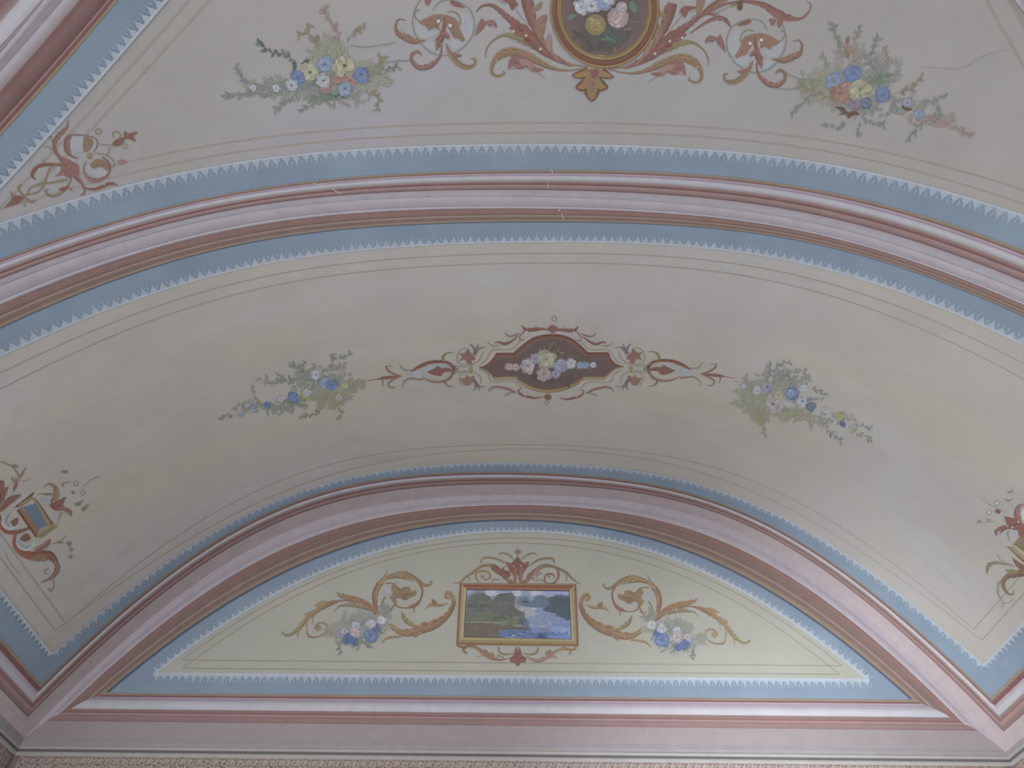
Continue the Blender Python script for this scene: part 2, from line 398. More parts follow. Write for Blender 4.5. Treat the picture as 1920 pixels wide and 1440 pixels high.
def yrib(f, x):
    # f runs from the cell's blue edge (0) to the soffit's blue edge (1); the crease sits at f = .60
    a, b = cC_blue(x), cB_blue_f(x)
    if f <= .60: return a+(min(b, YR-0.0105)-a)*f/.60
    return YR+(b-YR)*(f-.60)/.40
for f0, f1, c in FR:
    s = 'C' if f1 <= .601 else 'B'
    bul = {'white': .003, 'red': .003, 'reddish': .003, 'brown': .004, 'pinkw': .003}.get(c, .0008)
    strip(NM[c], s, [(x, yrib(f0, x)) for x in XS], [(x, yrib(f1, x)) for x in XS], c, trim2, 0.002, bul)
mbx = MB(); mbx.grid([[W(x, YR-0.0105*t, zc(x)+CE*(0.5-0.5*math.cos(math.pi*t)))-Vector((0, .002, .002)) for x in XS] for t in [k/5 for k in range(6)]], [tone(blend((165,160,165), PAL['pinkw'], 1-k/5)) for k in range(6)])
link_mesh('pink_band', mbx, PAINT, trim2, smooth=True)
# ===== groin cell panel
def cornerC(d, c): return root(lambda y: y-c(d(y)), -0.2, 0.75)
def ringC(d, c, drx=None):
    y = cornerC(d, c); xl = d(y); dr = drx or (lambda v: -d(v))
    yr = cornerC(dr, c); xr = dr(yr); yt = -0.05
    return dict(near=[(u, c(u)) for u in ts(xl, xr)], left=[(d(v), v) for v in lsp(y, yt, 60)], right=[(dr(v), v) for v in lsp(yr, yt, 60)])
off = lambda k: (lambda v: dRA(v)+k)
c_l1 = ringC(dC_l1, cC_l1, dRA); c_l2 = ringC(dC_l2, cC_l2, off(0.026)); c_lace = ringC(dC_lace, cC_lace, off(0.056)); c_blue = ringC(dC_blue, cC_blue, off(0.11))
for k in ('near', 'left', 'right'): blueband('C', c_blue[k], c_lace[k], vault)
lace('C', c_lace['near'], 1, 0.046, 0.050, vault); lace('C', c_lace['left'], -1, 0.038, 0.040, vault, hh=0.004); lace('C', c_lace['right'], 1, 0.038, 0.040, vault, hh=0.004)
for r in (c_l1, c_l2):
    for k in ('near', 'left', 'right'): line('painted_line', 'C', r[k], 0.0026, 'line', vault)
# diagonal moulding along the groin, both sides
trim3 = tag(empty('trim_3', W(-0.7, 0.3, zc(0.7))), kind='structure', label='brown and lilac moulding running diagonally along the left groin')
trim4 = tag(empty('trim_4', W(0.7, 0.3, zc(0.7))), kind='structure', label='brown and lilac moulding along the right groin')
def dline(px0, px1, s='C'): return fitpoly(s, [px0, px1], 1, True)
gro = lambda v: -xg(v)
DG = [(dC_blue, 'gold2'), (dline((0,246),(214,0)), 'dark'), (dline((0,236),(206,0)), 'hi'), (dline((0,231),(202,0)), 'redw'),
      (dline((0,172),(150,0)), 'hil'), (dline((0,165),(144,0)), 'pinkw'), (dline((0,135),(118,0)), 'purple'), (dline((0,118),(100,0)), 'pinkw'), (dline((0,100),(82,0)), 'pink'), (lambda v: gro(v)+0.0005, None)]
for tr, sg in ((trim3, 1), (trim4, -1)):
    for (d0, c), (d1, _) in zip(DG, DG[1:]):
        ya = cornerC(d0, cC_blue); yb = cornerC(d1, cC_blue) if d1 is not DG[-1][0] else YC
        sc = 1 if sg == 1 else 1
        sh = 0.0 if sg == 1 else (c_blue['right'][20][0]+dC_blue(c_blue['right'][20][1]))
        clamp = lambda d, v: max(d(v), gro(v)+0.0004)
        a = [(clamp(d0, v)*sg+sh*(1 if sg == -1 else 0), v) for v in lsp(min(ya, YC), -0.05, 60)]; b = [(clamp(d1, v)*sg+sh*(1 if sg == -1 else 0), v) for v in lsp(min(yb, YC), -0.05, 60)]
        if sg == -1:
            a = [(min(u, xg(v)-0.0004), v) for u, v in a]; b = [(min(u, xg(v)-0.0004), v) for u, v in b]
        strip(NM[c], 'C', a, b, c, tr, 0.0022, {'redw': .004, 'pinkw': .003}.get(c, .0005))
# other side of the groin, on the side web
for tr, sg, s in ((trim3, -1, 'GL'), (trim4, 1, 'GR')):
    for o0, o1, c in ((0.0004, .030, 'white'), (.030, .055, 'red'), (.055, .06, 'hi'), (.06, .085, 'reddish'), (.085, .10, 'white'), (.10, .11, 'gold'), (.11, .165, 'blue')):
        a = [(sg*(xg(v)+o0), v) for v in lsp(YC-0.12, -0.05, 60)]; b = [(sg*(xg(v)+o1), v) for v in lsp(YC-0.12, -0.05, 60)]
        strip('web_'+NM.get(c, 'blue_band'), s, a, b, c, tr, 0.0022, 0.001)
# ===== end wall lunette
BL = [baseline(1302.3, 1309), baseline(1309, 1316), baseline(1315.5, 1324), baseline(1333.5, 1341.5), baseline(1344, 1353), baseline(1357.5, 1366), baseline(1391, 1398.5)]
FA = [1.0, .90, .76, .58, .41, .2, 0.004]
def ringL(fz, bz, n=120):
    g = lambda x: fz(x)-bz(x)
    xl = root(g, -WX, 0); xr = root(g, 0, WX)
    if g(-WX) > 0: xl = -WX
    if g(WX) > 0: xr = WX
    us = lsp(xl, xr, n)
    # parametrise by angle so that sides stay matched
    return dict(arch=[(x, fz(x)) for x in [ (xl+xr)/2-(xr-xl)/2*math.cos(math.pi*i/n) for i in range(n+1)]], base=[(x, bz(x)) for x in us])
RL = [ringL(arch(f), b) for f, b in zip(FA, BL)]
trim5 = tag(empty('trim_5', W(0, Y0, 1.15)), kind='structure', label='pink and brown arched moulding around the end wall lunette')
trim6 = tag(empty('trim_6', W(0, Y0, 0.58)), kind='structure', label='white and brown straight moulding under the end wall lunette')
AC = [('gold2', 'gold_line', .001), ('brown2', 'brown_band', .003), ('brown', 'brown_band', .003), ('brown', 'brown_band', .004), ('pinkw', 'pale_pink_band', .003), ('pink', 'pink_band', 0.0)]
AC = [('gold2', 'gold_line', .001), ('brown2', 'brown_band', .002), ('brown2', 'brown_band', .002), ('brown', 'brown_band', .002), ('pinkw', 'pale_pink_band', .003), ('pinkw', 'pink_band', 0.0)]
BC = [('gold', 'gold_line', .001), ('pinkl', 'pink_line', .001), ('white', 'white_band', .006), ('red', 'red_band', .003), ('reddish', 'rose_band', .004), ('pink', 'pink_band', .0)]
for i in range(6):
    strip(AC[i][1], 'L', RL[i]['arch'], RL[i+1]['arch'], AC[i][0], trim5, 0.002, AC[i][2])
    strip(BC[i][1], 'L', RL[i]['base'], RL[i+1]['base'], BC[i][0], trim6, 0.002, BC[i][2])
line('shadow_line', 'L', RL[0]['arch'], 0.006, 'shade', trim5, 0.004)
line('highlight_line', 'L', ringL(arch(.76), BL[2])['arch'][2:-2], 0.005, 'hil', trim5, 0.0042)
line('lilac_line', 'L', ringL(arch(.30), baseline(1351, 1360))['arch'][4:-4], 0.007, 'purple', trim5, 0.0048)
line('dark_line', 'L', RL[1]['base'], 0.0035, 'dark', trim6, 0.005); line('grey_line', 'L', ringL(arch(.8), baseline(1314, 1322))['base'], 0.003, 'greyl', trim6, 0.006)
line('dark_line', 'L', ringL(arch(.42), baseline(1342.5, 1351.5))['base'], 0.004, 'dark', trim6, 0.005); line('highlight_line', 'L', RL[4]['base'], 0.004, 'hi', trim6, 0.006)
BLc, BL1, BL2 = baseline(1267, 1274), baseline(1255.5, 1263), baseline(1240, 1247)
L_lace = ringL(cL[1], BLc)
blueband('L', RL[0]['arch'], L_lace['arch'], lun); blueband('L', RL[0]['base'], L_lace['base'], lun)
lace('L', L_lace['arch'], -1, 0.041, 0.050, lun, 0.012, hh=0.0021); lace('L', L_lace['base'], 1, 0.043, 0.050, lun, 0.014)
LT1, LT2 = ringL(cL[2], BL2), ringL(cL[3], BL1)
for r in (LT1, LT2):
    for k in ('arch', 'base'): line('painted_line', 'L', r[k], 0.0026, (142, 138, 124), lun, 0.0009 if k == 'arch' else 0.0012)
# ===== cornice at the springing and fretwork frieze below
trim7 = tag(empty('trim_7', W(0, Y0, 0.50)), kind='structure', label='grey cornice moulding at the springing of the vault')
ZK = [ZS, .5225, .511, .5035, .4985, .4905]
KC = [('greyl', 'grey_line', 0.001), ('greyb', 'grey_band', .002), ('greyb2', 'pale_cornice_band', .006), ('greydk', 'cornice_groove', -.004), ('greyb2', 'pale_cornice_band', .004)]
for i in range(5):
    n = KC[i][1]; c = KC[i][0]; b = KC[i][2]
    strip(n, 'L', [(x, ZK[i]) for x in (-WX, WX)], [(x, ZK[i+1]) for x in (-WX, WX)], c, trim7, 0.004, b)
    for s in ('WL', 'WR'):
        strip(n, s, [(y, ZK[i]) for y in lsp(Y0, YB2, 4)], [(y, ZK[i+1]) for y in lsp(Y0, YB2, 4)], c, trim7, 0.004, b)
# ---------------------------------------------------------------- brush-painted ornaments, laid on the plaster as thin coats of pigment
OC = dict(bronze=(136,108,90), bronzl=(148,128,102), bronzd=(116,84,68), rust=(128,94,85), rustd=(118,76,68), rustl=(150,124,116), pinkr=(136,103,98), ochre=(137,119,94), olive=(127,124,97), olivl=(137,138,115),
    tan=(138,112,96), cream=(160,156,144), hl=(182,176,170), pale=(160,160,162), stem=(138,131,122), stemg=(128,130,122), gold=(143,119,88), goldl=(152,138,108),
    goldd=(112,80,62), ground=(106,90,86), groundd=(84,78,74), green=(106,120,106), greend=(84,100,92), greeny=(136,136,104), greyg=(121,127,119),
    blue=(108,124,160), blued=(90,102,140), bluel=(134,145,168), lilac=(146,143,162), white=(172,174,182), yellow=(166,163,138), yell=(158,160,112), salmon=(154,122,116),
    mauve=(134,118,130), orange=(156,122,108), plum=(112,100,108), core=(92,96,76), pinkw=(172,158,162), skyb=(140,152,182), gblue=(106,118,134),
    wht=(186,188,188), brownd=(104,84,72), crack=(140,134,132), rose=(170,150,148), buttr=(147,133,98), red=(150,92,78), greyc=(110,118,110), greyh=(112,113,108), greyh2=(103,106,102), slate=(88,98,104), bank=(112,116,98), bank2=(112,104,92), pondb=(98,116,150), grpale=(142,146,134))
def smooth(P, n=5):
    if len(P) < 3: n = max(n, 4)
    out = []
    for i in range(len(P)-1):
        p0 = P[max(0, i-1)]; p1 = P[i]; p2 = P[i+1]; p3 = P[min(len(P)-1, i+2)]
        for k in range(n):
            t = k/n; t2 = t*t; t3 = t2*t
            out.append(tuple(0.5*((2*b)+(-a+c)*t+(2*a-5*b+4*c-d)*t2+(-a+3*b-3*c+d)*t3) for a, b, c, d in zip(p0, p1, p2, p3)))
    out.append(P[-1]); return out
class Brush:
    def __init__(s, surf, root, seed=1):
        s.s = surf; s.root = root; s.V = (0, 0, 1); s.M = None; s.mb = None; s.name = None; s.h = 0.0011; s.r = random.Random(seed); s.kind = None; s.parent = root; s.last = None
    def px(s, X, Y):
        x = s.V[0]+X/s.V[2]; y = s.V[1]+Y/s.V[2]
        if s.M: z = s.M[0]*complex(x, -y)+s.M[1]; x, y = z.real, z.imag
        return x, y
    def p3(s, X, Y, dh=0): return pos(s.s, *hit(s.s, *s.px(X, Y)), s.h+dh)
    def part(s, name, kind=None):
        s.flush(); s.mb = MB(); s.name = name; s.kind = kind
    AUTO = ('pale_infill', 'leaf', 'paint_crack', 'tendril', 'leaf_sprig', 'outline', 'ring', 'far_hills', 'sprig', 'star_leaf')
    def flush(s):
        if s.mb and s.mb.f:
            o = link_mesh(s.name, s.mb, PAINT, s.root)
            if s.kind: o['kind'] = s.kind
        s.mb = None
    def step(s): s.h += 0.000012
    def stroke(s, c0, c1, W_, P, frill=True):
        s.step(); n = len(P); k = len(W_)
        ws = [W_[min(k-1, int(i*(k-1)/(n-1)))]+(W_[min(k-1, int(i*(k-1)/(n-1))+1)]-W_[min(k-1, int(i*(k-1)/(n-1)))])*((i*(k-1)/(n-1)) % 1) for i in range(n)]
        Q = smooth([(x, y, w) for (x, y), w in zip(P, ws)], 5)
        i0 = len(s.mb.v); L = len(Q); wm = max(q[2] for q in Q)/s.V[2]; big = wm > 4.5; sg = -1 if s.M else 1
        ks = (1.10, 1.0, .86) if big else (1.03, 1.0, 1.0)
        for i, (x, y, w) in enumerate(Q):
            a = Q[max(0, i-1)]; b = Q[min(L-1, i+1)]; dx, dy = b[0]-a[0], b[1]-a[1]; d = math.hypot(dx, dy) or 1
            w = max(w, 1.5)/2; nx, ny = -dy/d*w, dx/d*w; t = i/(L-1); c = blend(c0, c1, t)
            for q, e in zip((1, 0, -1), ks):
                s.mb.v.append(s.p3(x+nx*q, y+ny*q)); s.mb.c.append(tone([v*e for v in c]))
        for i in range(L-1):
            for q in (0, 1):
                j = i0+3*i+q; s.mb.f.append((j, j+1, j+4, j+3))
        if wm > 5.5 and frill:
            acc = 0
            for i in range(2, L-4):
                a, b = Q[i], Q[i+1]; z = Q[i+3]; w = a[2]; acc += math.dist(a[:2], b[:2])
                cr = (b[0]-a[0])*(z[1]-b[1])-(b[1]-a[1])*(z[0]-b[0]); sd = 1 if cr > 0 else -1
                if acc > w*.85+4:
                    acc = 0; an = math.atan2(b[1]-a[1], b[0]-a[0]); c = blend(c0, c1, i/L)
                    ex = a[0]-math.sin(an)*w*.2*sd; ey = a[1]+math.cos(an)*w*.2*sd
                    s.leaf([v*.97 for v in c], ex, ey, an+sd*.42, w*1.0, w*.5)
                    s.leaf([v*1.13 for v in c], a[0], a[1], an+sd*.12, w*.7, w*.09)
                    s.leaf([v*.84 for v in c], a[0]+math.sin(an)*w*.22*sd, a[1]-math.cos(an)*w*.22*sd, an-sd*.05, w*.8, w*.12)
    def poly(s, c, P, sm=True):
        s.step()
        if sm: P = smooth(P+[P[0]], 3)[:-1]
        tri = tessellate_polygon([[Vector((x, y, 0)) for x, y in P]])
        lim = 14*s.V[2]; T_ = [[P[a], P[b], P[c_]] for a, b, c_ in tri]; out = []
        while T_:
            t = T_.pop(); e = [math.dist(t[0], t[1]), math.dist(t[1], t[2]), math.dist(t[2], t[0])]; k = e.index(max(e))
            if e[k] > lim and len(out) < 6000:
                a, b, c_ = t[k], t[(k+1) % 3], t[(k+2) % 3]; m = ((a[0]+b[0])/2, (a[1]+b[1])/2); T_ += [[a, m, c_], [m, b, c_]]
            else: out.append(t)
        col = tone(c)
        for t in out:
            i = len(s.mb.v); s.mb.v += [s.p3(*q) for q in t]; s.mb.c += [col]*3; s.mb.f.append((i, i+1, i+2))
    def dot(s, c, r, x, y, ry=None, n=9):
        s.step(); ry = ry or r; P = [(x+r*math.cos(6.283*i/n), y+ry*math.sin(6.283*i/n)) for i in range(n)]
        i0 = len(s.mb.v); s.mb.v.append(s.p3(x, y)); s.mb.v += [s.p3(*q) for q in P]; s.mb.c += [tone(c)]*(n+1)
        for i in range(n): s.mb.f.append((i0, i0+1+i, i0+1+(i+1) % n))
    def petal(s, c, x, y, a, L, w):
        s.h += 0.000003; ca, sa = math.cos(a), math.sin(a)
        P = [(x+ca*L*t-sa*w*u, y+sa*L*t+ca*w*u) for t, u in ((0, 0), (.35, .38), (.75, .5), (.97, .28), (.97, -.28), (.75, -.5), (.35, -.38))]
        i0 = len(s.mb.v); s.mb.v += [s.p3(*q) for q in P]; s.mb.c += [tone([v*k for v in c]) for k in (.88, .97, 1, 1.06, 1.05, .98, .93)]
        s.mb.f += [(i0, i0+1, i0+6), (i0+1, i0+2, i0+5, i0+6), (i0+2, i0+3, i0+4, i0+5)]
    def leaf(s, c, x, y, a, L, w):
        s.h += 0.000003; ca, sa = math.cos(a), math.sin(a)
        P = [(x+ca*L*t-sa*w*u, y+sa*L*t+ca*w*u) for t, u in ((0, 0), (.3, .5), (.65, .42), (1, 0), (.65, -.42), (.3, -.5))]
        i0 = len(s.mb.v); s.mb.v += [s.p3(*q) for q in P]; s.mb.c += [tone([v*k for v in c]) for k in (1, 1, 1.03, 1.05, .98, .97)]
        s.mb.f += [(i0, i0+1, i0+5), (i0+1, i0+2, i0+4), (i0+1, i0+4, i0+5), (i0+2, i0+3, i0+4)]
    def flower(s, c, r, x, y, core=None, n=None):
        n = n or s.r.choice((7, 8, 9)); a0 = s.r.uniform(0, 6)
        for ring, k in ((1.0, .93), (.72, 1.05)):
            for i in range(n):
                a = a0+ring+6.283*i/n; kk = s.r.uniform(k-.09, k+.05); s.petal(blend([v*kk for v in c], (150, 148, 144), s.r.uniform(.05, .25)), x+math.cos(a)*r*.06, y+math.sin(a)*r*.06, a+s.r.uniform(-.12, .12), r*ring*s.r.uniform(.72, 1.08), r*.7*ring)
        if core: s.dot(core, r*.17, x, y, r*.13)
    def rose(s, c, r, x, y):
        s.dot([v*.9 for v in c], r, x, y, n=12)
        for i in range(46):
            a = s.r.uniform(0, 6.28); q = r*(1-i/50)*s.r.uniform(.75, 1); xx, yy = x+q*math.cos(a), y+q*math.sin(a); k = s.r.uniform(.84, 1.14)
            s.leaf([min(200, v*k) for v in c], xx, yy, a+1.9+s.r.uniform(-.4, .4), r*.5, r*.2)
    def spray(s, c, L, w, P, step=None):
        Q = smooth(P, 4); s.stroke(blend(c, (150, 146, 138), .35), c, [2, L*.1+1.5], P); step = step or L*.55; acc = 0
        sd = 1
        for a, b in zip(Q, Q[1:]):
            acc += math.dist(a, b)
            while acc > step:
                acc -= step; sd = -sd; an = math.atan2(b[1]-a[1], b[0]-a[0])+sd*s.r.uniform(.3, 1.1)
                k = s.r.uniform(.6, 1.15); s.leaf(blend(c, (152, 148, 138), s.r.uniform(0, .5)), b[0], b[1], an, L*k*1.1, w*k*1.15)
    bgc = (151, 147, 140)
    def haze(s, c, n, R, Ry, x, y, L, w):               # loose strokes of foliage
        for _ in range(n):
            a = s.r.uniform(0, 6.28); q = math.sqrt(s.r.random()); f = min(.85, .1+.55*q*q+s.r.uniform(0, .3))
            if s.bgc: col = blend(c, s.bgc, f); an = s.r.uniform(0, 6.28)
            else: k = s.r.uniform(.93, 1.06); col = [v*k for v in c]; an = s.r.choice((0, 3.14))+s.r.uniform(-.35, .35)
            s.leaf(col, x+R*q*math.cos(a), y+Ry*q*math.sin(a), an, L*s.r.uniform(.5, 1.2), w)
    def run_dot(s, op, h, q, C_):
        r = float(h[2])
        if op == 'D': s.dot(C_(h[1]), r, *q)
        else: s.stroke(C_(h[1]), C_(h[1]), [float(h[3])], [(q[0]+r*math.cos(6.283*i/8), q[1]+r*math.sin(6.283*i/8)) for i in range(9)])
    def run(s, text):
        for ln in text.strip().split('\n'):
            ln = ln.split('#')[0].strip()
            if not ln: continue
            head, _, tail = ln.partition(':'); h = head.split(); op = h[0]
            P = [tuple(float(v) for v in q.split(',')) for q in tail.split()]
            C_ = lambda k: OC[k]
            if op in 'SFfO' and s.name in s.AUTO and s.mb and s.mb.f: s.part(s.name, s.kind)
            if op in 'DO' and len(P) > 1 and s.name in s.AUTO:
                for q in P: s.part(s.name, s.kind); s.run_dot(op, h, q, C_)
                continue
            if op == 'V': s.V = tuple(float(v) for v in h[1:4])
            elif op == 'P': s.part(h[1], h[2] if len(h) > 2 else None)
            elif op == 'S':
                a, _, b = h[1].partition('>'); s.stroke(C_(a), C_(b or a), [float(v) for v in h[2:]], P)
            elif op == 'F':
                s.poly(C_(h[1]), P)
                if h[1] in ('rust', 'tan', 'pinkr', 'ochre', 'rustl', 'bronze', 'bronzl'):
                    cx = sum(p[0] for p in P)/len(P); cy = sum(p[1] for p in P)/len(P); R_ = max(math.dist(p, (cx, cy)) for p in P)/s.V[2]
                    if R_ > 5:
                        for i_, p in enumerate(P):
                            d = math.dist(p, (cx, cy)); k_ = (1.09, .86)[i_ % 2]
                            s.leaf([v*k_ for v in C_(h[1])], cx+(p[0]-cx)*.12, cy+(p[1]-cy)*.12, math.atan2(p[1]-cy, p[0]-cx), d*.8, d*.08)
            elif op == 'f': s.poly(C_(h[1]), P, False)
            elif op == 'D':
                for x, y in P: s.dot(C_(h[1]), float(h[2]), x, y)
            elif op == 'O':                              # thin ring
                for x, y in P:
                    r = float(h[2]); s.stroke(C_(h[1]), C_(h[1]), [float(h[3])], [(x+r*math.cos(6.283*i/8), y+r*math.sin(6.283*i/8)) for i in range(9)])
            elif op == 'B':
                for x, y in P:
                    s.part('flower'); s.flower(C_(h[1]), float(h[2]), x, y, C_(h[3]) if len(h) > 3 else None)
            elif op == 'R':
                for x, y in P: s.part('flower'); s.rose(C_(h[1]), float(h[2]), x, y)
            elif op == 'K': s.spray(C_(h[1]), float(h[2]), float(h[3]), P)
            elif op == 'H':
                x, y = map(float, h[5].split(',')); s.haze(C_(h[1]), int(h[2]), float(h[3]), float(h[4]), x, y, float(h[6]), float(h[7]))
        s.flush()
def mirror(a1, a2, b1, b2):
    z1, z2 = complex(a1[0], -a1[1]), complex(a2[0], -a2[1]); w1, w2 = complex(*b1), complex(*b2)
    k = (w2-w1)/(z2-z1); return (k, w1-k*z1)
def ornament(name, label, cat, surf, at, text, M=None, group=None, seed=1):
    b = Brush(surf, None, seed); root = empty(name, pos(surf, *hit(surf, *at)), label=label, cat=cat, group=group)
    b.root = root; b.M = M; b.run(text); return root
SWIRL = '''V 720 0 4.5714
P acanthus_scroll
S ochre>olive 8 25 50 60 50 25 14 12 8: 1740,572 1560,540 1400,450 1250,370 1130,315 1020,300 920,360 875,430 870,500
S cream 4 12 18 16 10 4: 1740,580 1600,592 1450,560 1300,462 1180,385 1080,345
P acanthus_scroll
S tan>ochre 8 14 22 50 72 76 60 34 25 20 18 8: 1740,578 1600,602 1480,596 1350,545 1220,475 1090,440 990,470 930,540 922,620 970,655 1030,632 1022,605
F pinkr: 1062,600 1070,520 1110,485 1180,475 1270,540 1300,572 1370,592 1330,615 1262,612 1240,562 1190,592 1140,592 1110,562
F rustl: 1150,500 1220,510 1290,560 1250,600 1230,560 1190,560
S hl 3 8 4: 960,500 975,560 950,600
S stem 8 6 4: 1240,580 1310,620 1385,672
P acanthus_scroll
S pinkr>rust 20 60 95 105 60 42 26 16 6: 1600,562 1440,480 1330,395 1240,295 1130,215 1020,110 930,45 840,50 790,100
F rust: 1070,240 1130,200 1220,215 1290,300 1350,390 1290,380 1200,350 1180,300 1120,280
F rustd: 1190,330 1240,330 1250,360 1210,350
P acanthus_scroll
S tan>rust 14 44 54 74 92 84: 1500,530 1390,400 1315,290 1270,180 1235,60 1215,-30
F tan: 1292,230 1310,180 1340,140 1400,130 1385,220 1368,300 1320,320
F rustl: 1390,330 1412,285 1440,330 1436,430 1400,420
F ochre: 1290,60 1350,10 1350,60 1300,100
S rustd 3 5 4: 1440,490 1330,360 1285,270
S hl 3 10 8 3: 1195,170 1230,210 1255,245 1262,262
D hl 12: 1110,266 1218,302 1340,420
F rust: 990,-10 1060,20 1090,82 1112,78 1132,45 1150,50 1110,-10
S stem 5 5: 970,-5 1050,40
S stem 5 5: 1120,60 1180,150 1290,270
'''
DEVICE = '''V 720 0 4.5714
P pale_infill
F pale: 268,200 288,290 340,332 420,312 462,262 380,268 330,225 290,180
F pale: 640,110 700,110 752,180 762,270 722,342 682,312 655,240 650,170
F pale: 340,370 420,350 442,440 385,430
F pale: 570,322 640,350 700,372 640,420 572,402
P ring
S stemg 10 12 12 12 10: 330,-30 265,80 245,200 275,310 350,410 450,468 560,470 680,405 755,310 778,210 745,95 660,25 560,0 470,20 420,90
S olive 12 12 8: 300,80 262,110 280,165 320,195
S olive 10 13 12: 540,105 600,100 650,145 655,215
P scroll
F tan: 490,275 470,215 520,150 500,122 430,125 370,150 300,192 335,215 370,235 382,262 430,240 470,258
F tan: 525,125 590,148 640,190 652,260 692,332 672,358 640,332 598,322 570,272 545,232 518,200
S rust>pinkr 20 30 44 60 30 10: 520,150 515,220 500,290 480,340 460,380 450,432
S pinkr 20 50 30: 560,330 530,300 490,280
S red 4 6 4: 530,165 515,220 505,270
D wht 16: 466,180 566,218
P scroll
S tan>pinkr 8 54 60 34 18 12 8: 360,345 260,352 190,318 118,290 100,215 130,165 185,175
S cream 3 12 4: 165,215 150,260 165,300
P scroll
S pinkr>tan 12 22 46 40 30 26 24 10: 495,380 480,480 400,560 310,582 245,535 238,470 290,442 322,478
P scroll
S tan>olive 12 35 46 40 25 20 10: 532,375 560,450 622,532 700,578 770,562 782,510 745,498
F pinkr: 580,440 630,460 670,470 630,495
P leaf
F pinkr: 780,312 800,222 840,152 852,185 930,168 968,214 960,242 930,202 870,212 830,252
S rust 30 35 10: 570,15 620,40 690,62
F pinkr: 340,-10 410,-10 372,50
'''
MS = mirror((1100.6,125.8), (922,122.5), (1141,129), (1315.5,135.6))
MD = mirror((833.8,28.4), (739.7,50.3), (1417,63.4), (1505.8,89.7))
ornament('acanthus_swirl', 'painted rust acanthus leaves curling left of the round flower medallion', 'ornament', 'C', (1000,100), SWIRL, group='acanthus swirls flanking the medallion')
ornament('acanthus_swirl', 'painted rust acanthus leaves curling right of the round flower medallion', 'ornament', 'C', (1250,100), SWIRL, MS, group='acanthus swirls flanking the medallion')
ornament('scroll_ornament', 'painted tan double scroll beside the blue and cream bouquet, left of medallion', 'ornament', 'C', (830,70), DEVICE+'''S stemg 4 6 4: 0,392 60,372 110,355
S stemg 4 7 4: 40,535 130,522 225,520''', group='double scrolls of the upper cell')
dev = ornament('scroll_ornament', 'painted tan double scroll beside the orange and yellow bouquet, right of medallion', 'ornament', 'C', (1415,90), DEVICE, MD, group='double scrolls of the upper cell')
b = Brush('C', dev, 6); b.h = 0.0013; b.run('''V 1100 0 2.8864
P top_sprig
S rust>pinkr 4 16 10 14 30 44 20 8: 595,90 660,60 760,20 860,8 960,28 1040,80 1120,105 1180,95
S pinkr>stem 14 8 6: 1170,97 1205,60 1212,25 1190,5
F pinkr: 1000,50 1060,80 1070,100 1045,150 1030,130 1035,105 1005,85
F pinkr: 1080,90 1150,105 1130,112 1095,108
P top_leaf
F tan: 598,-40 640,-30 635,30 605,85 592,60
S rust>tan 6 34 30: 610,85 680,35 760,-10
S ochre>stem 16 14 8: 570,100 660,70 720,80
D stem 14: 582,95
P knot
F brownd: 812,10 840,0 842,48 818,52
S ochre 16 12: 780,30 815,25
S pinkr 6 14 22 20 8: 560,180 640,125 700,98 750,105 778,145
S stem 3 4: 780,30 700,70
''')
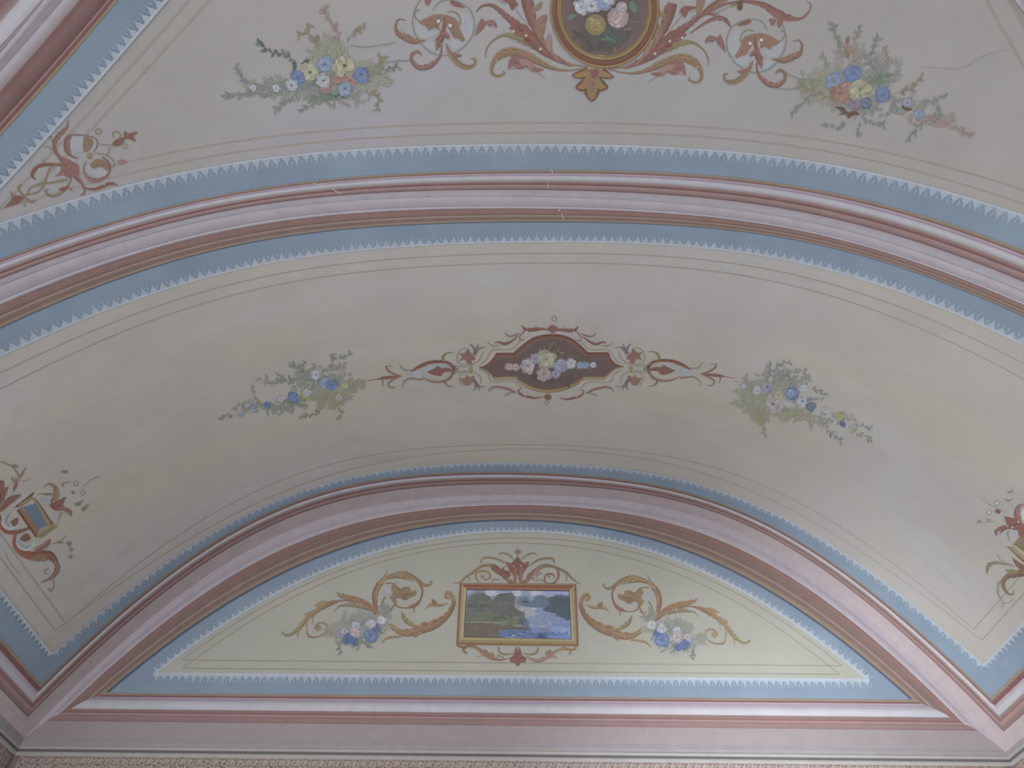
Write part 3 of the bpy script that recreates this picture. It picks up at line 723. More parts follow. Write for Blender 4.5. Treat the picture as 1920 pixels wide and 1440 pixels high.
# round medallion
def medallion():
    root = empty('medallion', pos('C', *hit('C', 1133, 17)), label='round gold-framed medallion of roses on brown ground, crowning the vault', cat='medallion')
    cx, cy, rx, ry = 1133.5, 17, 102, 110
    def ring(r0, r1, col0, col1, name, h, bulge=0.0):
        mb = MB(); rows = []; cols = []
        n = 8
        for k in range(n+1):
            t = k/n; r = r0+(r1-r0)*t; row = []
            for i in range(73):
                a = 6.28319*i/72; row.append(pos('C', *hit('C', cx+rx*r*math.cos(a), cy+ry*r*math.sin(a)), h+bulge*math.sin(math.pi*t)))
            rows.append(row); cols.append(tone(blend(col0, col1, t)))
        mb.grid(rows, cols); return link_mesh(name, mb, PAINT, root, smooth=True)
    ring(0.001, .80, (92, 82, 78), (112, 96, 92), 'brown_ground', 0.003)
    ring(.79, .825, (120, 100, 74), (150, 126, 82), 'gold_rim', 0.004, .002)
    ring(.825, .875, (148, 130, 98), (132, 108, 84), 'gold_rim', 0.005, .004)
    ring(.875, .965, (114, 80, 68), (124, 90, 76), 'rust_rim', 0.005, .003)
    ring(.965, 1.0, (150, 128, 92), (140, 118, 88), 'gold_rim', 0.005, .003)
    b = Brush('C', root, 5); b.h = 0.0034; b.bgc = (100, 90, 85)
    b.run('''V 720 0 4.5714
P foliage stuff
H groundd 60 190 90 1840,340 80 40
H greend 70 150 70 1830,330 70 26
V 1100 0 4.5714
H groundd 40 200 70 160,340 80 40
H greend 60 130 60 190,300 70 26
H lilac 20 170 40 120,60 60 30
K green 50 22: 360,220 400,190 415,180
F green: 360,20 400,10 430,60 420,110 390,100 370,70
F green: 300,250 360,260 400,230 350,240
S green>greend 8 26 6: 120,330 190,330 260,300
S green>greend 8 24 6: 150,290 220,340 260,360
V 720 0 4.5714
F green: 1570,150 1600,120 1650,125 1630,150 1590,170
F groundd: 1610,250 1680,290 1700,330 1650,300
B white 70: 1690,60 1760,20
B lilac 62: 1830,45
B white 62 core: 1780,50
V 1100 0 4.5714
B bluel 60: 150,30
B white 58: 190,-10
V 720 0 4.5714
R buttr 92: 1812,210
V 1100 0 4.5714
R rose 92: 268,150
R pinkw 50: 300,60''')
    b.run('''V 1100 0 4.5714
P pendant_leaf
F goldd: 20,575 -20,590 -70,605 -128,645 -75,672 -25,668 -60,700 -98,748 -50,778 -8,776 -18,800 45,868 104,800 100,774 130,780 182,746 150,700 118,668 180,674 232,660 200,630 170,600 130,580
F gold: 22,578 -15,600 -66,618 -112,645 -70,662 -8,655 -40,700 -80,748 -50,765 5,758 -5,795 45,855 92,795 90,758 130,766 166,742 130,700 100,655 180,662 214,652 180,625 150,602 115,585
F tan: 30,590 110,590 85,700 46,790 10,700
F rust: 35,590 105,590 88,650 48,665
F goldl: 20,470 142,470 132,500 136,560 148,588 5,588 28,560 30,500
F tan: 60,480 100,480 96,580 62,580
S goldd 5 7: 18,478 44,520 36,575
S goldd 5 7: 148,478 130,520 140,575
S goldd 3 4 3: 10,815 45,862 84,815
S goldl 3 8 3: -60,640 -20,640 20,620''')
medallion()
ornament('flower_bouquet', 'painted bouquet of blue and cream daisies beside the left double scroll', 'bouquet', 'C', (620,130), '''V 400 0 4
P foliage stuff
H grpale 60 230 90 900,590 120 60
H greyg 160 330 75 560,660 60 24
H olivl 110 150 110 860,400 60 24
H olivl 90 160 100 1180,560 60 26
H green 110 260 90 850,630 54 24
H greyg 60 330 60 850,740 50 18
H greend 16 180 80 820,620 50 20
K greyg 46 18: 540,650 400,700 250,700 90,722
K greyg 40 14: 420,650 300,640 210,580 170,500
K greend 50 20: 640,480 540,410 430,388 340,320
K olive 50 18: 800,400 760,290 690,245 640,262
K olive 46 18: 740,280 700,220 740,190
K rustl 50 20: 950,340 930,235 870,150 825,48
K olive 44 16: 1000,330 1030,270 1125,200
K green 46 18: 1100,640 1200,560 1280,520 1380,500
K olive 60 22: 1150,600 1230,490 1265,430
K olive 44 16: 1100,680 1180,700 1240,720 1228,820
K greyg 40 14: 900,700 780,760 650,832
K greyg 40 14: 600,720 540,770 470,815
K green 46 18: 1000,690 900,740 760,730
K greend 46 18: 800,690 850,710 950,715
F greend: 655,478 700,440 718,455 690,480
F greend: 592,470 610,455 622,500 602,530
S stemg 4 6 3: 1020,340 1160,352 1330,322
S stemg 3 5 3: 1290,470 1380,455 1500,450
B yellow 74 core: 725,540
B salmon 52: 935,585 1030,605 840,645
B blue 58 blued: 632,575
B bluel 66 blued: 835,480
B yellow 92 core: 985,490
B blue 66 core: 1108,558
B white 56 core: 826,602
B bluel 58 core: 988,662
B white 48 brownd: 585,638
B white 34: 470,660
B white 30: 300,655''', seed=3, group='bouquets of the upper cell')
ornament('flower_bouquet', 'painted bouquet with an orange and a yellow bloom beside the right double scroll', 'bouquet', 'C', (1620,165), '''V 1440 0 4
P foliage stuff
H grpale 60 240 120 620,640 120 60
H olivl 140 160 110 400,640 70 28
H greyg 130 260 110 760,520 60 22
H greyg 120 360 80 850,790 55 22
H rustl 40 120 60 640,400 50 20
H green 50 130 60 820,590 50 20
H rustl 40 200 40 1250,900 50 20
K greyg 46 18: 560,460 540,330 500,250 490,170
K tan 56 24: 600,470 610,390 590,320
K greyg 40 14: 640,330 670,260 695,190
K greyg 46 20: 760,460 790,370 820,280
K rustl 40 14: 890,500 900,440 880,370
K olivl 44 16: 430,560 440,480 400,410
K olive 50 20: 940,700 1060,670 1120,610 1162,560
K greyg 40 14: 1120,790 1220,760 1320,722
K rustl 50 20: 1130,870 1260,910 1390,950 1530,1010
K greyg 60 26: 1230,930 1270,880 1290,840
K greyg 44 14: 1180,900 1110,960 1050,1055
K greyg 40 14: 330,700 250,780 180,850
K olive 60 22: 480,740 380,700 260,640
K greyg 40 14: 690,870 750,910 870,940
K greyg 36 12: 690,900 670,1010
K greyg 34 12: 540,880 560,950 420,935
K green 60 24: 740,620 820,600 880,560
F brownd: 500,800 560,800 600,840 650,830 690,860 640,860 600,888 590,855 530,862 560,840
F brownd: 1000,800 1040,790 1080,820 1040,830
S stemg 4 6 4: 90,520 220,585 400,605
S stemg 4 6 4: 30,655 150,668 260,655
P plaster_crack
S crack 2 3 3 2: 1150,500 1440,512 1560,450 1640,410 1800,370
B mauve 60: 650,770
B bluel 72: 495,610
B blue 70: 640,552
B orange 84: 548,700
B salmon 50: 590,650
B yellow 92 olive: 690,668
B gblue 46: 740,770
B blue 62: 862,708
B lilac 42 core: 1045,768
B bluel 42: 1135,852''', seed=4, group='bouquets of the upper cell')
ornament('corner_scroll', 'painted rust corner scroll with two white-filled loops between the blue borders', 'ornament', 'C', (140,300), '''V 0 240 6
P pale_infill
F pale: 800,120 850,90 932,100 942,180 930,262 880,252 860,302 810,262 788,190
F pale: 958,470 1000,400 1050,462 1120,442 1202,482 1180,542 1110,562 1040,522 980,512
P scroll
F pinkr: 610,552 680,480 682,400 650,320 720,330 820,380 880,420 892,500 882,560 905,622 860,592 830,552 770,562 720,532
S tan 6 16 6: 750,440 800,425 830,400
P scroll
S pinkr>tan 20 36 46 50 30 8: 690,345 622,250 615,160 672,70 750,0 768,-90
P scroll
S rust 30 34 40 44 28 8: 690,412 560,408 450,420 375,480 358,545 405,582
D hl 14: 440,462
P ring
S pinkr 12 24 62 52 18 12 10 10 10 10: 880,342 800,312 752,240 752,130 790,82 880,78 1000,90 1085,130 1092,200 1050,272
F tan: 940,98 1012,110 1045,160 1022,222 962,272 930,222
D gold 34: 1005,312
D goldl 14: 995,300
P ring
S rustl>rust 14 16 30 50 46 26 20 16 14: 965,370 940,440 952,520 1012,580 1100,592 1200,542 1240,460 1220,380 1150,325
F tan: 1018,402 1080,348 1180,368 1225,432 1205,475 1130,432 1060,452 1020,432
P scroll
S rust 10 30 35 30 8: 930,672 1060,690 1160,652 1250,622 1325,648
S pinkr 26 26 18 14: 890,560 930,650 950,720 908,752
D hl 10: 1170,632
P scroll
S olive>tan 16 20 26 30 25 18 8: 800,560 765,640 700,715 600,762 530,742 508,700 545,690
F rust: 655,690 700,665 770,655 740,700 690,710
P leaf
S tan 14 8: 770,660 800,700 820,700
P scroll
S olive 16 18 14: 290,760 340,680 430,632 600,612 760,585
S tan 14 16 14 16: 300,752 420,722 490,640 525,530 570,440 660,402
S olive 20 22 14: 235,635 205,665 225,722 285,765
S tan 8 22 14: 112,700 150,760 270,772
S tan 12 24 10: 290,780 340,832 405,815
S olivl 18 20: 270,790 270,880
F rust: 42,900 120,812 150,770 275,768 250,805 205,850 120,872
P scroll
S stem 8 10 10: 1120,180 1200,192 1290,180
S stem 10 10 8: 1215,300 1230,232 1300,182
F rust: 1258,172 1320,122 1402,112 1365,182 1300,202
S olive 8 10 8: 1345,120 1350,70 1300,38 1262,72 1285,110
P leaf
F rust: 1400,30 1440,62 1552,38 1500,92 1525,152 1450,120 1392,112
S hl 3 7 3: 1430,75 1450,50 1470,35
O stem 28 8: 1400,205
O olive 32 10: 1105,38
P tendril
S stem 10 12 10: 1050,292 1150,288 1240,335 1285,400 1250,452
S olive 14 10 6: 560,90 592,160 622,262
S stem 5 12 8: 500,208 560,222 652,332
S stem 8 8: 482,330 485,372 525,402
F rustl: 1320,400 1340,360 1400,355 1420,385 1350,412''')
CART = '''V 690 580 5.3333
P pale_infill
F pale: 545,632 600,560 700,542 660,590 600,625 650,690 620,682
F pale: 385,655 530,595 545,692 430,672
P shell
S rust>rustd 10 32 28 26 30 30: 430,620 520,568 620,528 750,522 840,560 862,610
S rust>rustl 28 28 26 22 10: 860,605 820,680 740,718 640,718 540,680
F rust: 588,622 640,600 700,568 732,586 782,582 845,602 832,622 762,626 732,662 690,662 640,650
D pale 9: 750,570 780,572 815,580 760,655 790,645
F pale: 660,545 730,540 700,565
P tendril
S stem>tan 14 12 4: 432,602 360,602 308,540
S tan>stem 20 16 14 5: 545,700 420,690 362,722 340,782
S ochre>olive 30 22 12 5: 752,520 752,470 790,436 852,430
S rust>stem 22 16 5: 762,708 792,760 862,776
S stem 5 9 5: 760,530 860,560 990,575
S stem 5 9 5: 780,710 870,640 990,610
P leaf_sprig
S rust 6 30 8 5: 335,662 180,680 100,692 0,715
S tan>rust 12 18 16 6: 340,665 250,640 190,600 182,560
S tan 5 6: 182,575 240,562
S tan 12 20 16 12 6: 325,668 245,702 202,742 232,782 275,772
S rust 14 5: 140,690 152,762
P star_leaf
F pinkr: 1002,385 1020,430 1062,470 1070,500 1030,512 1040,540 990,540 975,500 918,512 940,475 912,432 960,440
S plum>stem 36 26 4: 1060,450 1092,400 1102,338
S plum>stem 24 14 4: 1075,420 1042,362 1005,345
S plum>stem 20 12 4: 1085,410 1130,382 1182,380
P star_leaf
F tan: 985,640 1010,680 1058,660 1060,700 1030,740 1000,762 960,752 940,720 925,690 975,685
S plum>stem 32 24 4: 1048,700 1090,752 1120,812
S plum>stem 20 14 4: 1070,730 1075,780 1058,812
S plum>stem 20 10 4: 1090,752 1130,772 1182,768
P ring
S stem 6 8 6: 1040,558 920,545 890,480 915,410 985,385
S stem 6 8 6: 1150,420 1115,500 1040,555
S stem 6 8 6: 1040,618 935,640 912,700 945,770
S stem 6 8 6: 1060,625 1120,670 1130,740
P knot
F buttr: 1012,575 1045,573 1042,630 1012,632
P bead
D olive 20: 885,598
P outline
S stem 5 6 6 5: 1530,300 1440,392 1330,398 1232,412 1180,502 1110,556
S stem 5 6 6 5: 1540,790 1450,716 1240,722 1200,642 1110,602
P scroll
S rust 10 25 34 24 6: 1800,200 1720,192 1640,202 1575,200 1540,158
S tan 8 12 8: 1565,212 1520,262 1522,302 1565,298
F pinkw: 1556,235 1588,208 1612,240 1582,272 1556,262
S rust>olive 8 14 12 6: 1515,235 1450,262 1400,262 1368,230
S rust 6 18 26 18 6: 1500,262 1440,312 1370,342 1310,325 1265,332
S rustl 12 10 6: 1312,362 1240,360 1195,328
S stem 5 6: 1680,190 1682,150
P scroll
S rust 6 14 24 18 12 6: 1740,868 1680,885 1600,870 1530,850 1502,810 1532,792
F pinkw: 1542,822 1572,802 1592,840 1572,868
S rust>rustl 8 20 22 22 16 6: 1480,832 1420,802 1350,782 1280,772 1222,792 1208,822
S olive 6 12 8: 1480,825 1400,840 1370,865
'''
Brush.bgc = (104, 92, 87)
cart = ornament('flower_cartouche', 'painted brown cartouche of pale flowers with gold edge, centre of the soffit', 'cartouche', 'B', (1027,690), '''V 690 580 5.3333
P brown_ground
f ground: 1110,585 1190,560 1270,480 1290,440 1460,440 1540,370 1650,292 1750,262 1850,255 1940,262 2040,298 2130,368 2190,435 2400,435 2420,490 2480,550 2550,575 2480,590 2420,640 2360,690 2160,690 2090,740 1980,790 1860,820 1760,820 1680,808 1600,780 1520,730 1480,690 1270,700 1230,650 1180,610
P upper_rim
S rustd>goldd 10 24: 1110,584 1190,558 1262,488 1290,442
S rustd 24 24: 1285,446 1370,446 1465,446
S goldd>rustd 24 26 26 24: 1460,444 1540,374 1650,298 1750,268 1850,261 1945,270 2040,306 2125,374 2188,438
S rustd 24 24: 2185,441 2290,441 2400,441
S rustd>goldd 24 10: 2398,438 2420,494 2480,552 2555,575
S tan 6 6: 1296,470 1470,470 1555,400 1660,325 1760,296 1850,288 1935,298 2030,332 2110,398 2176,462
P lower_rim
S goldl>gold 10 26: 1110,588 1180,612 1228,650 1272,698
S goldl 26 26: 1268,692 1370,684 1485,682
S goldl>gold 26 28 28 26: 1480,686 1520,722 1600,770 1690,800 1780,812 1880,806 1980,782 2085,732 2160,684
S goldl 26 26: 2155,684 2260,686 2360,684
S gold>goldl 26 10: 2358,686 2418,636 2480,592 2552,578
S brownd 4 5: 1268,708 1482,698 1520,740 1600,788 1690,818 1780,828 1880,824 1980,800 2090,750 2160,700 2362,700
P foliage stuff
H groundd 60 230 70 1840,670 70 30
H greend 60 300 50 1850,610 60 22
H green 40 200 50 1880,490 60 18
H bluel 30 380 22 1880,570 46 22
K green 50 12: 1800,470 1810,400 1825,340
K green 40 12: 1840,450 1880,410 1930,430
K green 40 12: 1780,460 1760,410 1720,400
B rose 44: 1410,570 1480,575
B pinkw 84: 1600,560
B lilac 60: 1680,490
B rose 80: 1760,640
B yellow 96: 1785,495
B lilac 74 bluel: 1930,560
B white 54: 2030,540
B bluel 40: 2120,555 2170,555
B white 34: 2250,552
B lilac 50: 1880,640
P finial
f rust: 1785,196 1845,150 1906,190 1852,238
S hl 4 4: 1775,196 1845,142 1915,188
O rustl 24 8: 1865,90
F tan: 1825,235 1860,235 1855,255 1830,255
P finial
F rust: 1752,872 1795,842 1838,872 1800,908
O stem 20 7: 1785,932
F rustl: 1780,820 1812,820 1805,850 1785,850
'''+CART)
Brush.bgc = (151, 147, 140)
b = Brush('B', cart, 2); b.M = mirror((826.9,696.2), (874.7,665.3), (1239.4,694.4), (1190.6,664.4)); b.h = 0.0013; b.run(CART)
ornament('flower_bouquet', 'painted trailing bouquet of blue flowers on the left of the soffit cartouche', 'bouquet', 'B', (570,735), '''V 400 630 6
P foliage stuff
H grpale 60 260 90 1200,540 130 60
H greyg 130 330 120 1200,470 80 30
H greeny 110 200 90 1300,690 90 36
H olivl 60 120 50 1560,560 70 28
H greyg 90 420 45 600,800 60 24
H green 30 160 50 900,740 60 26
H greyg 40 420 70 900,500 60 22
K greyg 60 20: 1040,440 980,370 860,325
K greyg 50 18: 1010,400 1020,300
K greyg 60 22: 960,500 830,490 680,525
K greyg 60 22: 1290,400 1340,300 1345,195
K olivl 70 30: 1280,400 1380,350 1480,330
K greyg 50 18: 1380,260 1460,240 1540,200
K olivl 60 24: 560,760 480,700 440,610
K greyg 50 22: 250,890 150,885 80,930
K greyg 50 18: 1230,800 1130,880 1000,900
K greeny 70 30: 1350,740 1420,820 1440,900
K olivl 60 26: 1540,560 1620,540 1680,520
K olivl 50 20: 760,800 760,880
S rustl 4 6 5: 1630,528 1680,512 1735,500
B skyb 34: 300,885
B skyb 44 blue: 445,815
B blue 44: 600,770
B white 38 gblue: 765,705
B blue 66 skyb: 890,690
B yell 72 olive: 1045,660
B white 52: 1060,625
B white 60 gblue: 1155,430
B grpale 60 mauve: 1075,545
B skyb 66: 1260,530
B blue 70 blued: 1330,550
B yellow 44 yell: 1480,552
B pinkw 50: 1410,690''', seed=6, group='trailing bouquets of the soffit')
ornament('flower_bouquet', 'painted trailing bouquet of white and blue flowers on the right of the soffit cartouche', 'bouquet', 'B', (1490,745), '''V 1340 640 6
P foliage stuff
H grpale 50 260 90 640,560 130 60
H olivl 170 230 170 470,620 90 36
H greyg 110 300 110 760,430 70 28
H greeny 80 200 60 900,820 80 36
H olivl 60 260 60 1350,870 60 24
H greeny 50 100 90 520,820 70 30
H gblue 20 160 50 1050,680 60 30
K greyg 60 24: 620,420 610,330 630,255
K greyg 50 18: 660,330 740,250 850,238
K olivl 60 24: 1020,470 1040,390 980,320
K greeny 70 28: 480,760 530,880 555,1030
K greyg 60 22: 1180,860 1270,990 1420,1120
K olivl 60 24: 1450,950 1590,1030 1750,1090
K greyg 50 16: 1500,930 1620,945 1750,970
K greyg 60 24: 1060,540 1150,540 1220,590
K greyg 60 24: 1040,880 1080,950
K olivl 60 24: 380,480 340,400
K greyg 50 20: 760,680 800,760
S rustl 6 5: 216,448 320,460
B white 30: 325,500
B white 52 core: 475,552
B lilac 70 core: 592,512
B yellow 60 olive: 715,600
B grpale 54: 800,480
B pinkw 92 core: 655,702
B white 50: 1000,525
B blue 84 skyb: 875,590
B skyb 50: 860,580
B white 72 core: 988,672
B gblue 62: 1085,735
B white 40 core: 1250,768
B yell 50: 1410,850
B blued 36: 1440,922
B yellow 36: 1530,985''', seed=8, group='trailing bouquets of the soffit')
ornament('side_cartouche', 'painted blue lozenge in a gold frame among red scrolls, left edge of soffit', 'cartouche', 'B', (60,970), '''V 0 840 6
P scroll
S red>rust 40 46 50 46 30: -60,700 -10,780 10,870 60,935 180,950 330,900
S pale>wht 14 40 44 40 24 6: 130,700 50,770 40,860 110,905 190,870 215,820
S gblue 3 5 3: 110,740 70,810 100,880
F rust: 115,832 190,778 205,842 160,885
P scroll
S red>rust 24 40 64 92 112 84 52 40 26: 180,950 155,1060 215,1160 330,1212 450,1212 555,1200 620,1262 642,1350 588,1440
S pale>wht 10 36 42 36 26 6: 235,970 195,1040 225,1115 310,1135 370,1085 390,1040
S gblue 3 5 3: 210,1050 260,1110 330,1105
F rust: 230,1012 285,958 332,980 342,1022 292,1052 240,1042
F tan: 345,1250 360,1270 400,1240 430,1290 460,1240 500,1280 530,1240 500,1200 400,1200
F pinkr: 380,1135 470,1075 565,1018 562,1070 525,1122 430,1170
S cream 4 8 4: 395,1140 470,1090 520,1050
S hl 4 10 4: 480,1130 510,1140 535,1125
P leaf
F rust: -30,340 0,360 48,378 40,470 92,430 62,520 32,602 -30,640
F rust: 60,582 120,540 235,520 180,582 100,642 30,702 -30,720
S tan>rust 6 30 30 6: 180,330 180,400 160,450 150,490
S hl 4 12 4: 120,460 90,530 50,590
S tan 26 20 4: 232,320 262,262 292,212
S tan>olive 14 14 12: 215,370 200,290 130,205 60,172 0,150
S olive 22 16: 130,330 170,400
S stem 4 8: 230,380 330,355
F olive: 110,190 180,185 200,215 140,220
P leaf
S olive 5 12 30 8: 410,522 480,515 540,522 680,515
P gold_frame
f brownd: 150,672 384,488 352,565 290,625 215,660
f buttr: 195,645 350,540 330,600 230,650
f tan: 190,702 250,660 440,925 405,1005
f goldd: 185,700 210,690 420,990 400,1005
f buttr: 352,565 400,560 430,610 605,860 540,905 520,870 400,620
f rust: 390,570 420,590 600,850 580,870
f goldl: 400,1005 440,925 540,890 605,858 655,880 470,1012
f olive: 410,1005 460,950 560,900 600,870 620,880 460,1010
P blue_panel
f gblue: 262,662 402,618 532,868 432,912
f gblue: 300,700 420,670 500,850 440,880
P lily
S ochre>tan 50 60 40 18 6: 585,610 632,530 622,440 545,400 485,445
F rust: 560,602 640,592 742,545 702,622 722,660 802,702 792,772 762,702 620,702 560,652
F pinkr: 640,670 720,660 800,700 800,740 740,690
F pale: 450,560 540,580 570,620 500,640
D hl 8: 600,600
P sprig
F olive: 680,260 720,250 760,250 752,282 710,280
F rustl: 680,400 740,380 800,372 720,400 700,440
O stem 28 9: 852,398
O stem 26 9: 932,500
F olive: 795,490 830,480 840,510 810,515
F olive: 830,620 900,600 935,570 900,640 860,650
F olive: 910,680 960,650 1000,625 950,700 930,715
S stem 5 7 12: 930,440 1030,352 1115,318
S stem 6 8 6: 560,1078 620,1070 700,1030 740,978
F olive: 610,1070 680,1040 700,1070
F olive: 740,1060 800,1050 780,1110
D rustl 24: 800,1140 795,1220
S stem 4 8 20: 640,860 660,800 692,720
F pale: 590,720 660,720 640,800
P tendril
S stem 5 6 5: 55,1170 105,1280 210,1410
V 0 1020 3.4286
S tan 18 24 20 12 5: 352,105 372,150 350,200 302,230 262,245
S stem 6 6 5: 312,160 288,168 290,188 318,188
S stem 6 10 8: 340,212 345,275 322,302 308,282''')
ornament('side_cartouche', 'painted gold frame corner with red lily and curled scroll, right edge of soffit', 'cartouche', 'B', (1905,1000), '''V 1600 880 6
P gold_frame
f goldl: 1728,868 1800,862 1930,980 2060,1100 2060,1180 1990,1120 1850,972
f brownd: 1728,868 1742,866 1990,1090 1985,1110
f ochre: 1800,842 1862,762 1935,720 1980,740 2010,900 1990,1010 1920,930
S brownd 5 8: 1800,842 1850,850 1925,905 2000,980
P blue_panel
f gblue: 1880,820 1960,780 2100,930 2060,1020
P lily
S pinkr>rustl 50 66 50 30 10: 1890,640 1842,520 1848,440 1890,400 1950,405
F rust: 1695,525 1800,548 1850,562 1900,602 1930,642 1850,682 1750,672 1680,690 1625,702 1612,752 1588,702 1620,662 1740,648 1722,602
F pinkr: 1590,690 1625,655 1700,625 1730,650 1650,672
F rust: 1850,680 1920,640 1990,660 1990,760 1900,760 1850,730
F pale: 1745,690 1850,695 1850,760 1790,760
F wht: 1895,470 1960,430 1960,580 1905,560
D hl 12: 1860,590 1790,652
S olive 14 14 6: 1745,690 1740,740 1765,820
P sprig
S stem 5 8 8 4: 1390,295 1500,372 1600,425 1720,480
O stem 26 10: 1615,380 1530,482
D wht 14: 1615,382 1530,484
F rustl: 1690,330 1750,335 1810,330 1750,365 1740,370
S stem 5 5: 1750,365 1800,440
F stem: 1728,235 1760,245 1790,215 1795,262 1750,270
F rust: 1590,470 1620,445 1662,470 1635,502
F rustl: 1490,545 1530,570 1560,560 1520,585
S stem 5 8 5: 1440,600 1520,590 1600,590
F stem: 1380,610 1420,560 1448,602 1410,600
P scroll
S olive>stem 12 40 34 24 8: 1510,1180 1515,1100 1580,1050 1680,1060 1820,1090
S stem 10 9 4: 1620,950 1662,1022 1750,1062
F rust: 1788,985 1860,1040 1960,1100 1920,1150 1822,1072
P scroll
S rust>olive 60 76 60 50 40 25 16 8: 2010,1140 1900,1168 1770,1185 1700,1232 1685,1310 1735,1395 1805,1402 1805,1350
F olive: 1710,1130 1790,1120 1850,1150 1780,1175 1740,1165
S olive 10 14 12 8: 1720,1192 1640,1290 1632,1380 1650,1450
P tendril
V 1360 1020 3.4286
S stem 10 10 8 6: 1758,240 1750,310 1778,360 1790,395 1765,402
S stem 5 6 4: 1790,380 1830,372 1860,340
S olive 14 8: 1690,120 1690,170
V 1600 880 6''')
SIDE = '''V 520 1020 6
P volute
S bronzl>gold 50 50 40 34 30 18 10: 1990,700 1975,600 1930,545 1895,560 1895,600 1925,615 1935,590
P scroll
S bronze>bronzl 40 56 76 104 108 80 58 48 20: 1990,640 1945,760 1862,850 1742,920 1602,962 1482,1002 1392,1000 1312,950 1232,890
S bronzl>ochre 22 30 20 6: 1400,1040 1280,1048 1212,1072 1168,1122
S bronzl>olive 30 50 36 6: 1580,930 1485,892 1422,832 1398,755
S bronze 4 16 12 4: 1860,880 1740,950 1600,990 1480,1010
D cream 9: 1720,930 1600,1000 1470,1020
P leaf_sprig
S bronzl 8 30 44 25 5: 1925,662 1842,690 1762,682 1702,692 1658,745
F bronze: 1735,615 1795,652 1765,692 1740,665
P large_scroll
S bronze>bronzl 14 50 60 60 46: 1150,780 1102,680 1098,560 1140,460 1205,402
S bronzl>ochre 44 40 72 52 40 40 24 14: 1200,405 1282,360 1400,342 1502,362 1582,412 1642,462 1702,470 1742,432
S bronze 4 14 10 4: 1120,740 1118,620 1140,520 1200,440
S bronzd 4 12 8 4: 1230,400 1320,378 1420,392 1530,420
F bronzl: 1330,330 1400,315 1455,298 1450,340 1400,350
D stem 20: 1730,430
S bronzl 30 30 4: 1135,440 1202,380 1246,292
S bronze 26 20 22 40 14 14 20: 1592,432 1632,520 1612,620 1552,690 1462,720 1372,712 1330,682
S bronze 25 4: 1530,680 1540,785
S cream 4 10 4: 1125,520 1110,570 1118,620
P blossom
S ochre 16 20 14: 1330,455 1250,440 1220,450
F ochre: 1288,470 1330,458 1382,502 1430,482 1492,490 1502,532 1560,520 1562,572 1502,602 1440,632 1380,602 1352,622 1332,682 1300,652 1268,602 1302,562 1280,512
F bronze: 1380,560 1440,568 1485,600 1440,635 1390,612
S bronze 10 16 20 10: 1370,575 1332,640 1300,710 1245,782
S olive 18 20 10: 1232,582 1182,652 1160,762
F pale: 1335,620 1370,612 1345,665
F pale: 1200,520 1270,470 1280,560 1220,600
P scroll
S bronze>bronzl 28 68 80 80 60 30 6: 1140,815 1062,732 982,672 882,632 782,602 702,582 664,538
S ochre>stem 20 42 42 30 16 5: 1100,770 1000,722 862,690 762,690 692,702 630,772
S bronze 4 14 4: 1110,790 1000,690 880,665
D cream 10: 940,680 900,672
P scroll
S bronze>bronzl 14 22 58 52 46 42: 810,635 702,640 582,672 482,722 402,782 312,852
S bronzl>olive 44 46 30 24 12: 315,850 262,930 182,1002 112,1030 50,1002
F bronzl: 400,700 480,650 540,640 560,665 480,700
F bronzl: 300,790 350,770 400,750 350,830
D olive 14: 60,1000
S bronzl 30 5: 252,930 220,1055
S bronzl 16 4: 432,782 402,832 394,905
S bronzl 12 14 14 28: 372,802 332,882 330,980 352,1045
P volute
S bronze>bronzl 24 14 14 16 18 22 20 10: 350,1042 442,1050 522,1012 562,950 542,900 482,888 432,930 452,972 500,958
D bronzl 22: 470,935
S bronzl 8 12: 560,970 665,962
P foliage stuff
H grpale 80 260 90 950,900 120 50
H greyg 110 260 80 960,900 70 28
H green 60 240 70 880,1080 60 22
H olivl 50 80 50 620,1000 60 22
H greyg 50 60 80 1200,770 60 26
K green 50 18: 700,1100 690,1150 712,1222
K green 40 14: 900,1080 912,1175
K green 40 14: 950,1080 1035,1165
K green 50 18: 1130,960 1150,1010
B lilac 56: 715,1010
B pinkw 46 core: 760,990
B blued 64: 790,1072
B blued 50: 865,1100
B blue 86 blued: 1050,1030
B blued 56: 1110,960
B white 52: 885,925
B pinkw 64: 880,1000
B white 58 pinkw: 1055,900
B wht 56 lilac: 1175,862'''
ornament('scroll_spray', 'painted tan scrollwork and blue flowers on the lunette, left of the landscape', 'ornament', 'L', (690,1150), SIDE, group='scroll sprays of the lunette')
ornament('scroll_spray', 'painted tan scrollwork and blue flowers on the lunette, right of the landscape', 'ornament', 'L', (1250,1155), SIDE, mirror((840,1113), (528.3,1186.7), (1100,1117), (1406.7,1201.7)), group='scroll sprays of the lunette', seed=2)
